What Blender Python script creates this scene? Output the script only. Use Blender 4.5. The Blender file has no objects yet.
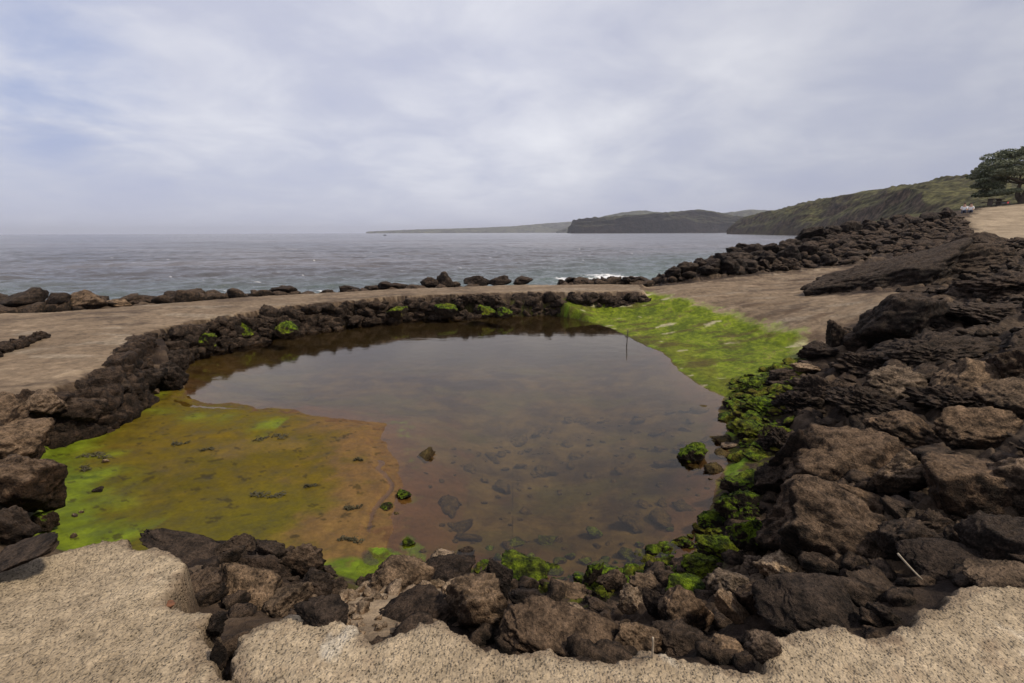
import bpy, bmesh, math, random
import numpy as np
from mathutils import Vector, Matrix, Euler

scene = bpy.context.scene
COL = scene.collection
rad = math.radians

# ------------------------------------------------------------------ camera
HC = 2.7                      # camera height above the pool's water (z = 0)
F = 500.0                     # focal length in pixels of the 1024 px picture
TH = math.atan(109.0 / F)
ROLL = -0.0035
cam_d = bpy.data.cameras.new('camera'); cam = bpy.data.objects.new('camera', cam_d)
COL.objects.link(cam); scene.camera = cam
cam_d.sensor_width = 36.0; cam_d.lens = 36.0 * F / 1024.0
cam_d.clip_start = 0.05; cam_d.clip_end = 60000
f_ = np.array([0, math.cos(TH), -math.sin(TH)]); r0 = np.array([1.0, 0, 0]); u0 = np.array([0, math.sin(TH), math.cos(TH)])
r_ = r0 * math.cos(ROLL) + u0 * math.sin(ROLL); u_ = -r0 * math.sin(ROLL) + u0 * math.cos(ROLL)
M = Matrix(((r_[0], u_[0], -f_[0]), (r_[1], u_[1], -f_[1]), (r_[2], u_[2], -f_[2])))
cam.matrix_world = Matrix.Translation((0, 0, HC)) @ M.to_4x4()

# ------------------------------------------------------------------ world
SUN_EL, SUN_AZ = rad(50), rad(104)       # azimuth measured from +Y towards +X
world = bpy.data.worlds.new('World'); scene.world = world; world.use_nodes = True
nt = world.node_tree; nt.nodes.clear()
def N(t, typ, **kw):
    n = t.nodes.new(typ)
    for k, v in kw.items():
        if k.startswith('i_'):
            key = k[2:]
            n.inputs[int(key) if key.isdigit() else key.replace('_', ' ')].default_value = v
        else: setattr(n, k, v)
    return n
def ramp(t, fac, stops, interp='LINEAR'):
    n = t.nodes.new('ShaderNodeValToRGB'); t.links.new(fac, n.inputs[0]); e = n.color_ramp.elements
    n.color_ramp.interpolation = interp
    while len(e) < len(stops): e.new(0.5)
    for i, (p, c) in enumerate(stops):
        e[i].position = p; e[i].color = (c, c, c, 1) if isinstance(c, (int, float)) else (*c, 1)
    return n.outputs[0]
def mixc(t, fac, a, b, mode='MIX'):
    n = t.nodes.new('ShaderNodeMix'); n.data_type = 'RGBA'; n.blend_type = mode
    for s, v in ((n.inputs[0], fac), (n.inputs[6], a), (n.inputs[7], b)):
        if hasattr(v, 'is_output'): t.links.new(v, s)
        elif isinstance(v, (int, float)) and s == n.inputs[0]: s.default_value = v
        else: s.default_value = (*v, 1) if len(v) == 3 else v
    return n.outputs[2]
def math_(t, op, a, b=0.0, c=0.0, clamp=False):
    n = t.nodes.new('ShaderNodeMath'); n.operation = op; n.use_clamp = clamp
    for i, v in enumerate((a, b, c)):
        if hasattr(v, 'is_output'): t.links.new(v, n.inputs[i])
        else: n.inputs[i].default_value = v
    return n.outputs[0]
def noise(t, vec, scale, detail=4, rough=0.55, dist=0.0):
    n = N(t, 'ShaderNodeTexNoise'); n.inputs['Scale'].default_value = scale; n.inputs['Detail'].default_value = detail
    n.inputs['Roughness'].default_value = rough; n.inputs['Distortion'].default_value = dist
    if vec is not None: t.links.new(vec, n.inputs['Vector'])
    return n.outputs['Fac']

sky = N(nt, 'ShaderNodeTexSky', sky_type='NISHITA', sun_disc=False)
sky.sun_elevation = SUN_EL; sky.sun_rotation = SUN_AZ; sky.air_density = 1.0; sky.dust_density = 1.5
tc = N(nt, 'ShaderNodeTexCoord'); sep = N(nt, 'ShaderNodeSeparateXYZ'); nt.links.new(tc.outputs['Generated'], sep.inputs[0])
zz = math_(nt, 'ADD', math_(nt, 'MAXIMUM', sep.outputs[2], 0.0), 0.24)
cx = math_(nt, 'DIVIDE', sep.outputs[0], zz); cy = math_(nt, 'DIVIDE', sep.outputs[1], zz)
comb = N(nt, 'ShaderNodeCombineXYZ'); nt.links.new(cx, comb.inputs[0]); nt.links.new(cy, comb.inputs[1])
n1 = noise(nt, comb.outputs[0], 0.55, 6, 0.5, 0.25)
n2 = noise(nt, comb.outputs[0], 2.0, 7, 0.55, 0.35)
cl = math_(nt, 'ADD', math_(nt, 'MULTIPLY', n1, 0.68), math_(nt, 'MULTIPLY', n2, 0.32))
cloudc = ramp(nt, cl, [(0.36, (5.0, 5.3, 7.1)), (0.46, (6.1, 6.3, 7.6)), (0.53, (7.5, 7.6, 8.5)), (0.64, (9.6, 9.6, 10.1))])
low = ramp(nt, sep.outputs[2], [(0.0, 1.0), (0.14, 0.0)], 'EASE')
cloudc = mixc(nt, math_(nt, 'MULTIPLY', low, 0.75), cloudc, (5.6, 5.85, 7.3))
# a little darker towards the right hand headland
rt = ramp(nt, math_(nt, 'ADD', math_(nt, 'MULTIPLY', sep.outputs[0], 0.5), 0.5), [(0.5, 1.0), (0.9, 0.74)])
cloudc = mixc(nt, 1.0, cloudc, rt, 'MULTIPLY')
# thin spot where the blue sky shows, high on the left
vd = N(nt, 'ShaderNodeVectorMath', operation='DOT_PRODUCT'); nt.links.new(tc.outputs['Generated'], vd.inputs[0]); _d = ray(8, 50) if 'ray' in globals() else f_ + r_*((8-512)/F) + u_*((341.5-50)/F)
vd.inputs[1].default_value = tuple(_d/np.linalg.norm(_d))
gap = math_(nt, 'MULTIPLY', ramp(nt, vd.outputs['Value'], [(0.982, 0.0), (0.9995, 1.0)]), ramp(nt, n2, [(0.36, 1.0), (0.58, 0.0)]))
cloudc = mixc(nt, math_(nt, 'MULTIPLY', gap, 0.6), cloudc, (2.9, 3.9, 6.8))
skyc = mixc(nt, 0.9, sky.outputs[0], cloudc)
bg = N(nt, 'ShaderNodeBackground'); bg.inputs[1].default_value = 0.1; nt.links.new(skyc, bg.inputs[0])
wo = N(nt, 'ShaderNodeOutputWorld'); nt.links.new(bg.outputs[0], wo.inputs[0])

sd_ = bpy.data.lights.new('sun', 'SUN'); sd_.energy = 4.2; sd_.angle = rad(5); sd_.color = (1.0, 0.88, 0.70)
sun = bpy.data.objects.new('sun', sd_); COL.objects.link(sun)
sv = Vector((math.sin(SUN_AZ) * math.cos(SUN_EL), math.cos(SUN_AZ) * math.cos(SUN_EL), math.sin(SUN_EL)))
sun.rotation_euler = sv.to_track_quat('Z', 'Y').to_euler(); sun.location = (0, 0, 80)
scene.view_settings.view_transform = 'Standard'; scene.view_settings.look = 'None'
scene.view_settings.exposure = 0.0; scene.view_settings.gamma = 1.0
scene.cycles.use_denoising = True
scene.cycles.max_bounces = 8; scene.cycles.transparent_max_bounces = 12; scene.cycles.volume_bounces = 0

# ------------------------------------------------------------------ numeric helpers
def hsh(ix, iy, iz, seed):
    with np.errstate(over='ignore'):
        h = (ix.astype(np.int64) * 374761393 + iy.astype(np.int64) * 668265263 + iz * 2147483647 + seed * 1274126177) & 0xffffffff
        h = ((h ^ (h >> 13)) * 1274126177) & 0xffffffff
        h = ((h ^ (h >> 16)) * 2246822519) & 0xffffffff
        h = h ^ (h >> 15)
    return (h & 0xffffff).astype(np.float64) / 0xffffff
def vn3(x, y, z, seed=0):
    ix, iy, iz = np.floor(x), np.floor(y), np.floor(z); fx, fy, fz = x - ix, y - iy, z - iz
    ix = ix.astype(np.int64); iy = iy.astype(np.int64); iz = iz.astype(np.int64)
    u, v, w = fx*fx*(3-2*fx), fy*fy*(3-2*fy), fz*fz*(3-2*fz)
    def L(dz):
        a = hsh(ix, iy, iz+dz, seed); b = hsh(ix+1, iy, iz+dz, seed); c = hsh(ix, iy+1, iz+dz, seed); d = hsh(ix+1, iy+1, iz+dz, seed)
        return (a*(1-u)+b*u)*(1-v) + (c*(1-u)+d*u)*v
    return (L(0)*(1-w) + L(1)*w)*2-1
def vn2(x, y, seed=0):
    ix, iy = np.floor(x), np.floor(y); fx, fy = x-ix, y-iy; ix = ix.astype(np.int64); iy = iy.astype(np.int64)
    u, v = fx*fx*(3-2*fx), fy*fy*(3-2*fy); z = np.zeros_like(ix)
    a = hsh(ix, iy, z, seed); b = hsh(ix+1, iy, z, seed); c = hsh(ix, iy+1, z, seed); d = hsh(ix+1, iy+1, z, seed)
    return ((a*(1-u)+b*u)*(1-v) + (c*(1-u)+d*u)*v)*2-1
def fbm2(x, y, oct=5, seed=0, g=0.5, lac=2.03):
    s = 0; a = 1; t = 0
    for o in range(oct):
        s = s + a*vn2(x*0.8-y*0.6+o*17.3, x*0.6+y*0.8-o*9.1, seed+o); t += a; a *= g; x = x*lac; y = y*lac
    return s/t*1.4
def fbm3(p, oct=4, seed=0, g=0.5):
    x, y, z = p[:, 0], p[:, 1], p[:, 2]; s = 0; a = 1; t = 0
    for o in range(oct):
        s = s + a*vn3(x+o*7.7, y-o*3.1, z+o*5.3, seed+o); t += a; a *= g; x = x*2.05; y = y*2.05; z = z*2.05
    return s/t*1.4
def worley(x, y, seed=0):
    """chunky cell relief: returns (f1, f2, height of tilted cell facet, random of the cell)"""
    ix, iy = np.floor(x).astype(np.int64), np.floor(y).astype(np.int64)
    f1 = np.full(x.shape, 9.0); f2 = np.full(x.shape, 9.0); rr = np.zeros(x.shape); fac = np.zeros(x.shape)
    z = np.zeros_like(ix)
    for dx in (-1, 0, 1):
        for dy in (-1, 0, 1):
            cx_, cy_ = ix+dx, iy+dy
            px = cx_ + 0.1+0.8*hsh(cx_, cy_, z, seed); py = cy_ + 0.1+0.8*hsh(cx_, cy_, z+1, seed)
            d = np.hypot(x-px, y-py); r = hsh(cx_, cy_, z+2, seed)
            tx = hsh(cx_, cy_, z+3, seed)-0.5; ty = hsh(cx_, cy_, z+4, seed)-0.5
            pl = (x-px)*tx*1.6 + (y-py)*ty*1.6
            m = d < f1
            f2 = np.where(m, f1, np.minimum(f2, d)); f1 = np.where(m, d, f1)
            rr = np.where(m, r, rr); fac = np.where(m, pl, fac)
    return f1, f2, fac, rr
def ss(a, b, x):
    t = np.clip((x-a)/(b-a), 0, 1); return t*t*(3-2*t)
def sdf(poly, x, y):
    """signed distance, negative inside"""
    P = np.asarray(poly, float); n = len(P); d = np.full(x.shape, 1e18); ins = np.zeros(x.shape, bool)
    for i in range(n):
        ax, ay = P[i]; bx, by = P[(i+1) % n]; ex, ey = bx-ax, by-ay
        wx, wy = x-ax, y-ay; t = np.clip((wx*ex+wy*ey)/(ex*ex+ey*ey+1e-12), 0, 1)
        d = np.minimum(d, (wx-ex*t)**2 + (wy-ey*t)**2)
        c = ((ay <= y) & (by > y)) | ((by <= y) & (ay > y))
        if ey != 0: ins ^= c & (x < ax + (y-ay)/ey*ex)
    d = np.sqrt(d); return np.where(ins, -d, d)
def ray(px, py): return f_ + r_*((px-512)/F) + u_*((341.5-py)/F)
def at_z(px, py, z):                      # where the sight line through a pixel meets height z
    d = ray(px, py); t = (z-HC)/d[2]; return (d[0]*t, d[1]*t, z)
def at_d(px, py, dep):                    # the point of the sight line at a distance y
    d = ray(px, py); t = dep/d[1]; return (d[0]*t, dep, HC+d[2]*t)
def PZ(lst, z=None):
    return [at_z(p[0], p[1], z if z is not None else p[2])[:2] for p in lst]

# ------------------------------------------------------------------ plan of the place
WZ = 0.75; LZ = 1.1; SEA = -1.2
walk = PZ([(-140, 440), (0, 402), (40, 392), (90, 379), (122, 362), (128, 346), (145, 333), (200, 320), (300, 304.5), (400, 296), (520, 292), (645, 292),
           (645, 283.5), (520, 284), (400, 288), (250, 296), (150, 303.5), (60, 310.5), (0, 312.5), (-140, 317)], WZ)
slab = PZ([(640, 293, .75), (640, 283.5, .75), (700, 283, .75), (760, 276, .85), (830, 269, 1.0), (900, 262, 1.45), (948, 254, 1.75), (930, 264, 1.45),
           (870, 279, 1.1), (812, 296, .85), (905, 300, 1.0), (890, 312, .95), (855, 327, .75), (830, 340, .6), (797, 349, .35), (740, 329, .33), (680, 314, .36), (640, 303, .45)])
green = PZ([(556, 312), (575, 320), (610, 328), (640, 341), (665, 352), (680, 370), (705, 388), (728, 396), (745, 400), (770, 385), (800, 372), (800, 352),
            (740, 331), (680, 315), (640, 303), (600, 305)], 0.1)
mud = PZ([(183, 398), (200, 405), (260, 412), (320, 418), (372, 428), (376, 450), (386, 490), (375, 515), (365, 545), (352, 572), (300, 575), (240, 560), (150, 560),
          (30, 560), (50, 500), (40, 460), (55, 435), (110, 408), (160, 390)], 0.03)
water = PZ([(183, 397), (172, 362), (205, 347), (260, 337), (320, 329), (400, 319), (440, 317), (500, 316), (556, 315), (590, 322), (612, 328), (640, 342), (665, 353), (680, 370), (705, 388),
            (728, 397), (722, 412), (733, 425), (728, 440), (738, 460), (722, 480), (712, 505), (700, 530), (690, 555), (640, 575), (590, 588), (560, 588), (520, 578), (480, 572),
            (440, 572), (400, 566), (368, 560), (365, 540), (375, 510), (386, 490), (376, 450), (372, 428), (320, 418), (260, 412), (200, 405)], 0.0)
ledge = PZ([(-400, 640), (-60, 590), (0, 572), (40, 556), (90, 545), (122, 539), (140, 548), (160, 545), (178, 552), (184, 572), (172, 588), (163, 604), (190, 607), (213, 612), (203, 624),
            (208, 636), (208, 655), (214, 683), (240, 683), (238, 650), (240, 636), (252, 628), (300, 615), (330, 614), (352, 624), (372, 642), (400, 628), (440, 617), (462, 628),
            (478, 642), (510, 652), (555, 651), (590, 665), (618, 669), (650, 651), (685, 656), (740, 670), (765, 672), (772, 640), (800, 634), (840, 626), (868, 636), (896, 634),
            (930, 612), (965, 590), (1024, 572), (1200, 540), (1700, 560)], LZ) + [(9, -1.5), (-9, -1.5)]
coast = [(-60, 10), (-20, 14), (-14.5, 15.8), (-10.5, 17.2), (-6, 19.6), (-1, 20.8), (3, 21), (6, 21.8), (9, 25), (13, 29), (18, 35), (26, 46), (38, 60), (70, 90), (200, 220), (420, 120), (420, -60), (-60, -60)]
CP = []
def cp(px, py, z): CP.append(at_z(px, py, z))
for p in [(-60, 360, .8), (0, 360, .8), (-60, 330, .75), (100, 340, .76), (20, 318, .72), (150, 306, .72), (250, 298, .74), (350, 296, .75), (500, 288, .75), (600, 288, .75),
          (680, 295, .7), (700, 284, .76), (760, 278, .85), (830, 271, 1.0), (900, 263, 1.45), (750, 312, .62), (800, 325, .62), (850, 325, .75), (797, 350, .33), (740, 330, .32), (680, 314, .36),
          (640, 303, .42), (810, 297, .85), (900, 285, 1.25), (600, 308, .25), (640, 338, .03), (675, 360, .03), (700, 384, .03), (745, 375, .14), (720, 340, .18), (660, 320, .2),
          (760, 395, .15), (790, 372, .35), (770, 420, .2), (750, 450, .12), (745, 480, .15), (725, 520, .12), (705, 560, .1), (640, 583, .1), (560, 597, .1), (500, 585, .1), (430, 578, .08), (350, 577, .1),
          (540, 625, .7), (400, 600, .55), (640, 625, .65), (720, 630, .7), (720, 590, .4), (800, 600, .75), (300, 600, .6), (240, 575, .55), (200, 556, .5), (830, 540, .55), (790, 480, .25),
          (900, 560, .8), (980, 560, 1.0), (900, 500, .6), (1024, 510, .85), (850, 440, .5), (900, 420, .6), (1024, 430, .95), (850, 370, .55), (800, 400, .35), (950, 380, .85), (1024, 370, 1.15),
          (60, 560, .2), (0, 530, .5), (0, 470, .5), (-80, 500, .8), (20, 430, .45), (70, 410, .15), (120, 392, .12), (160, 376, .2), (60, 470, .05), (65, 530, .06), (150, 500, .04), (250, 480, .03), (330, 530, .03), (330, 440, .02)]: cp(*p)
for p in [(950, 318, 9.5), (900, 312, 10.3), (960, 285, 13), (1024, 300, 9.5), (1024, 262, 13.5), (1000, 250, 17), (1100, 240, 15), (1100, 330, 7), (1200, 400, 4), (1024, 250, 22), (980, 246, 26)]: CP.append(at_d(*p))
CP += [(8.6, 23, 0.9), (13.4, 27, 1.3), (20.3, 32, 2.0), (28, 38, 2.6), (40, 45, 3.7), (5, 22, .3), (24, 27, 1.8), (34, 36, 2.6), (30, 31, 2.15), (42, 42, 3.4), (48, 52, 4.7), (60, 60, 5.9), (80, 70, 6.5), (44, 66, 3.5), (90, 120, 6), (140, 100, 7), (70, 40, 6), (50, 10, 5),
       (0, 0, 1.0), (-5, 0, 1.0), (5, 0, 1.1), (-15, 5, .8), (-25, 8, .6), (-14, 14, .45), (-6, 19, .2), (0, 20, .2), (0, -20, 1.0), (-40, -20, 1.0), (40, -20, 3)]
CPa = np.array(CP)
def tps_solve(P, lam=0.02):
    # coordinates are compressed with distance, so near and far points weigh alike
    X = warp(P[:, 0], P[:, 1]); n = len(P)
    D = np.hypot(X[:, None, 0]-X[None, :, 0], X[:, None, 1]-X[None, :, 1]); K = np.where(D > 0, D*D*np.log(D+1e-12), 0) + lam*np.eye(n)*0.05
    A = np.zeros((n+3, n+3)); A[:n, :n] = K; A[:n, n] = 1; A[:n, n+1:] = X; A[n, :n] = 1; A[n+1:, :n] = X.T
    return X, np.linalg.solve(A, np.concatenate([P[:, 2], [0, 0, 0]]))
def warp(x, y):
    r = np.hypot(x, y)+1e-6; k = np.log1p(r/4.0)*4.0/r
    return np.stack([x*k, y*k], -1)
TX, TW = tps_solve(CPa)
def tps(x, y):
    W = warp(x, y); out = TW[-3] + TW[-2]*W[..., 0] + TW[-1]*W[..., 1]
    for i in range(len(TX)):
        d2 = (W[..., 0]-TX[i, 0])**2 + (W[..., 1]-TX[i, 1])**2
        out = out + TW[i]*0.5*d2*np.log(d2+1e-12)
    return out

RIDGES = [(9.8, 15.5, 15.5, 16.8, .3, .7, .1, .4)]
def ground(x, y, full=False):
    """height of the place at x, y; with full also the distances to each zone"""
    x = np.asarray(x, float); y = np.asarray(y, float); r = np.hypot(x, y)
    e = 0.05*fbm2(x*2.2, y*2.2, 4, 3) + 0.012*fbm2(x*14, y*14, 3, 5)
    ef = e*(1+r*0.12)
    dW = sdf(walk, x, y) + ef*0.8; dS = sdf(slab, x, y) + ef*1.6; dG = sdf(green, x, y) + ef*1.2; dM = sdf(mud, x, y) + ef
    dP = sdf(water, x, y) + e*1.2 + 0.16*fbm2(x*1.1, y*1.1, 3, 6)*(x < 0)*(y < 9); dM = dM - 0.30*(1-ss(0.2, 0.6, dP))*(x < -0.5)*(y > 3.9); dL = sdf(ledge, x, y) + e*0.8 - 0.02 + 0.020*fbm2(x*9, y*9, 4, 7, .6) + 0.012*fbm2(x*30, y*30, 3, 8); dC = sdf(coast, x, y) + 3*e
    h = np.clip(tps(x, y), -0.3, 22)
    flat = np.minimum(np.minimum(np.minimum(dW, dS), np.minimum(dG, dM)), np.minimum(dP, dL))
    # lava relief: tilted blocks in three sizes, cracks between them, and rough crust
    A = ss(0.0, 0.7, flat)*ss(0.7, 1.5, np.hypot((x+0.72)/0.35, (y-2.75)/0.75))
    wx = x + 0.25*fbm2(x*1.1, y*1.1, 3, 31); wy = y + 0.25*fbm2(x*1.1+9, y*1.1, 3, 37)
    ca, sa = math.cos(0.5), math.sin(0.5)
    ux, uy = (wx*ca+wy*sa), (-wx*sa+wy*ca)
    f1, f2, pl, rr = worley(ux*0.8, uy*1.25, 11)
    big = (0.06 + rr*0.22 + pl*0.26)*ss(0.0, 0.45, f2-f1) - 0.10
    g1, g2, pg, rg = worley(ux*2.6, uy*3.6, 12)
    mid = (0.03 + rg*0.06 + pg*0.08)*ss(0.0, 0.5, g2-g1) - 0.035
    k1, k2, pk, rk = worley(ux*7.5, uy*9.5, 13)
    sml = ((0.01 + rk*0.025 + pk*0.03)*ss(0, 0.5, k2-k1) - 0.015)*(1-ss(6.0, 11.0, r))
    fine = 0.014*fbm2(x*24, y*24, 3, 41)*(1-ss(3, 7, r)) + 0.04*fbm2(x*4, y*4, 3, 43)*(1-ss(12, 24, r))
    far = np.clip(r/16, 0.7, 1.0)*(1-0.5*ss(12, 18, r))*(1-0.8*ss(44, 60, r))
    lav = A*(far*big*0.8 + mid*np.clip(far, 1, 1.6) + sml) + fine*np.clip(A+0.08, 0, 1)
    h = h + lav
    # whale-backed outcrops of lava rising from the slab
    RR = np.zeros(x.shape)
    for ax, ay, bx, by, w0, w1, h0, h1 in RIDGES:
        ex, ey = bx-ax, by-ay; t = np.clip(((x-ax)*ex+(y-ay)*ey)/(ex*ex+ey*ey), 0, 1)
        d = np.hypot(x-ax-ex*t, y-ay-ey*t)*(1+0.25*fbm2(x*1.3, y*1.3, 3, 47)); ww = w0+(w1-w0)*t
        prof_ = np.clip(1-(d/ww)**2, 0, 1)**.8; RR = np.maximum(RR, prof_); h = h + prof_*(h0+(h1-h0)*t)*(1+0.35*fbm2(x*0.9, y*1.6, 4, 48)) + np.minimum(prof_*3, 1)*0.07*fbm2(x*3.5, y*3.5, 4, 49)
    # soft relief of the algae bank
    aG = 1-ss(-0.05, 0.1, dG)
    h = h + aG*(0.02*fbm2(x*1.6, y*2.6, 4, 51) + 0.004*fbm2(x*12, y*12, 3, 52))
    # weathered concrete: slab keeps the land's slope
    aS = 1-ss(-0.1, 0.1, dS)
    h = h + aS*(0.035*fbm2(x*0.9, y*2.4, 4, 61) + 0.012*fbm2(x*6, y*6, 3, 62))
    # coast drops to the sea bed
    h = h*(1-ss(-0.6, 2.4, dC)) + (-3.0)*ss(-0.6, 2.4, dC)
    # pool basin
    dl = sdf(mud, x, y)
    nM = 1-ss(0.3, 1.2, sdf(mud, x, y)); bed = 0.004 - 0.09*ss(0.03, -0.4-0.8*nM, dP) - 0.26*ss(-0.25-0.5*nM, -2.0, dP) + 0.03*fbm2(x*2.4, y*2.4, 5, 81)*ss(0.0, -0.8, dP)
    aP = 1-ss(-0.02, 0.12, dP)
    h = h*(1-aP) + bed*aP
    # mud bank: nearly flat, only damp
    aM = (1-ss(-0.12, 0.10, dM))*(1-aP)
    hm = 0.028 + 0.06*ss(-0.9, 0.1, dM)*ss(0.3, 1.2, dP) + 0.010*fbm2(x*2.0, y*3.5, 4, 91) + 0.004*fbm2(x*14, y*14, 3, 92)
    h = h*(1-aM) + hm*aM
    h = np.where((dW < 1.0) & (dP < 1.6) & (x < 5), np.minimum(h, 0.60), h)
    # the walkway
    aW = 1-ss(-0.12, 0.04, dW)
    hw = WZ + 0.012*fbm2(x*1.5, y*1.5, 4, 71) + 0.006*fbm2(x*14, y*14, 3, 72) - 0.03*ss(-0.35, 0.0, dW)
    h = h*(1-aW) + hw*aW
    # the pale ledge the photographer stands on
    aL = 1-ss(-0.01, 0.03, dL)
    hl = LZ + 0.011*fbm2(x*2.0, y*2.0, 3, 101) + 0.006*fbm2(x*9, y*9, 4, 102) + 0.0045*fbm2(x*55, y*55, 3, 103, 0.7) - 0.012*ss(-0.06, 0.0, dL)
    h = h*(1-aL) + hl*aL
    if not full: return h
    return h, dict(W=dW, S=dS, G=dG, M=dM, P=dP, L=dL, C=dC, crack=np.minimum(f2-f1, (g2-g1)*0.8), rr=rr, rg=rg, rk=rk, A=A, R=RR)

def hit(px, py, lift=0.0, t0=0.8, t1=140):
    """march the sight line until it meets the ground raised by lift"""
    d = ray(px, py); t = np.exp(np.linspace(math.log(t0), math.log(t1), 1400))
    X = d[0]*t; Y = d[1]*t; Z = HC+d[2]*t
    u = np.where(Z < ground(X, Y)+lift)[0]; i = int(u[0]) if len(u) else 1399
    return Vector((X[i], Y[i], Z[i]))

# ------------------------------------------------------------------ materials
def new_mat(name):
    m = bpy.data.materials.new(name); m.use_nodes = True; m.node_tree.nodes.clear(); return m
def finish(m, bsdf, disp=None):
    o = m.node_tree.nodes.new('ShaderNodeOutputMaterial'); m.node_tree.links.new(bsdf, o.inputs[0])
def bump(t, h, dist, strength=1.0, normal=None):
    b = N(t, 'ShaderNodeBump'); b.inputs['Distance'].default_value = dist; b.inputs['Strength'].default_value = strength
    t.links.new(h, b.inputs['Height'])
    if normal is not None: t.links.new(normal, b.inputs['Normal'])
    return b.outputs[0]
def plain(name, col, rough=0.7, vary=0.15, scale=6.0, metal=0.0):
    m = new_mat(name); t = m.node_tree; c = N(t, 'ShaderNodeTexCoord')
    nz = noise(t, c.outputs['Object'], scale, 4)
    k = ramp(t, nz, [(0.3, 1-vary), (0.7, 1+vary)])
    cc = mixc(t, 1.0, (*col,), k, 'MULTIPLY')
    b = N(t, 'ShaderNodeBsdfPrincipled'); b.inputs['Roughness'].default_value = rough; b.inputs['Metallic'].default_value = metal
    t.links.new(cc, b.inputs['Base Color']); finish(m, b.outputs[0]); return m

def ground_mat(name, bscale, bdist, rough, pebble=False, wet=False):
    m = new_mat(name); t = m.node_tree
    a = N(t, 'ShaderNodeAttribute', attribute_name='tint'); g = N(t, 'ShaderNodeNewGeometry')
    pos = g.outputs['Position']
    nz = noise(t, pos, bscale, 8, 0.65); nf = noise(t, pos, bscale*5, 5, 0.7)
    c = mixc(t, 1.0, a.outputs['Color'], ramp(t, nz, [(0.3, 0.68), (0.5, 1.0), (0.72, 1.3)]), 'MULTIPLY')
    c = mixc(t, 1.0, c, ramp(t, nf, [(0.3, 0.8), (0.7, 1.2)]), 'MULTIPLY')
    h = math_(t, 'ADD', nz, math_(t, 'MULTIPLY', nf, 0.45))
    if pebble:
        v = N(t, 'ShaderNodeTexVoronoi'); v.inputs['Scale'].default_value = 95; v.inputs['Randomness'].default_value = 1
        wv = mixc(t, 0.02, pos, N(t, 'ShaderNodeTexNoise').outputs['Color'], 'ADD')
        t.links.new(pos, v.inputs['Vector'])
        grains = ramp(t, v.outputs['Distance'], [(0.0, 1.0), (0.55, 0.35), (0.8, 0.0)])
        sel = N(t, 'ShaderNodeSeparateColor'); t.links.new(v.outputs['Color'], sel.inputs[0])
        gm = math_(t, 'MULTIPLY', grains, ramp(t, sel.outputs[0], [(0.35, 0.0), (0.7, 1.0)]))
        h = math_(t, 'ADD', h, math_(t, 'MULTIPLY', gm, 0.9))
        c = mixc(t, 1.0, c, ramp(t, sel.outputs[1], [(0.0, 0.82), (0.15, 0.96), (0.8, 1.04), (1.0, 1.12)]), 'MULTIPLY')
        v2 = N(t, 'ShaderNodeTexVoronoi'); v2.inputs['Scale'].default_value = 62; t.links.new(pos, v2.inputs['Vector'])
        pit = ramp(t, math_(t, 'ADD', v2.outputs['Distance'], math_(t, 'MULTIPLY', nz, 0.5)), [(0.33, 0.0), (0.5, 1.0)])
        h = math_(t, 'ADD', h, math_(t, 'MULTIPLY', pit, 0.9)); c = mixc(t, 1.0, c, ramp(t, pit, [(0, 0.6), (1, 1.0)]), 'MULTIPLY')
    b = N(t, 'ShaderNodeBsdfPrincipled'); b.inputs['Roughness'].default_value = rough; b.inputs['Specular IOR Level'].default_value = 0.12
    if wet:
        t.links.new(ramp(t, nz, [(0.35, 0.5), (0.65, 0.9)]), b.inputs['Roughness'])
    t.links.new(c, b.inputs['Base Color']); t.links.new(bump(t, h, bdist), b.inputs['Normal'])
    finish(m, b.outputs[0]); return m

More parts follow.
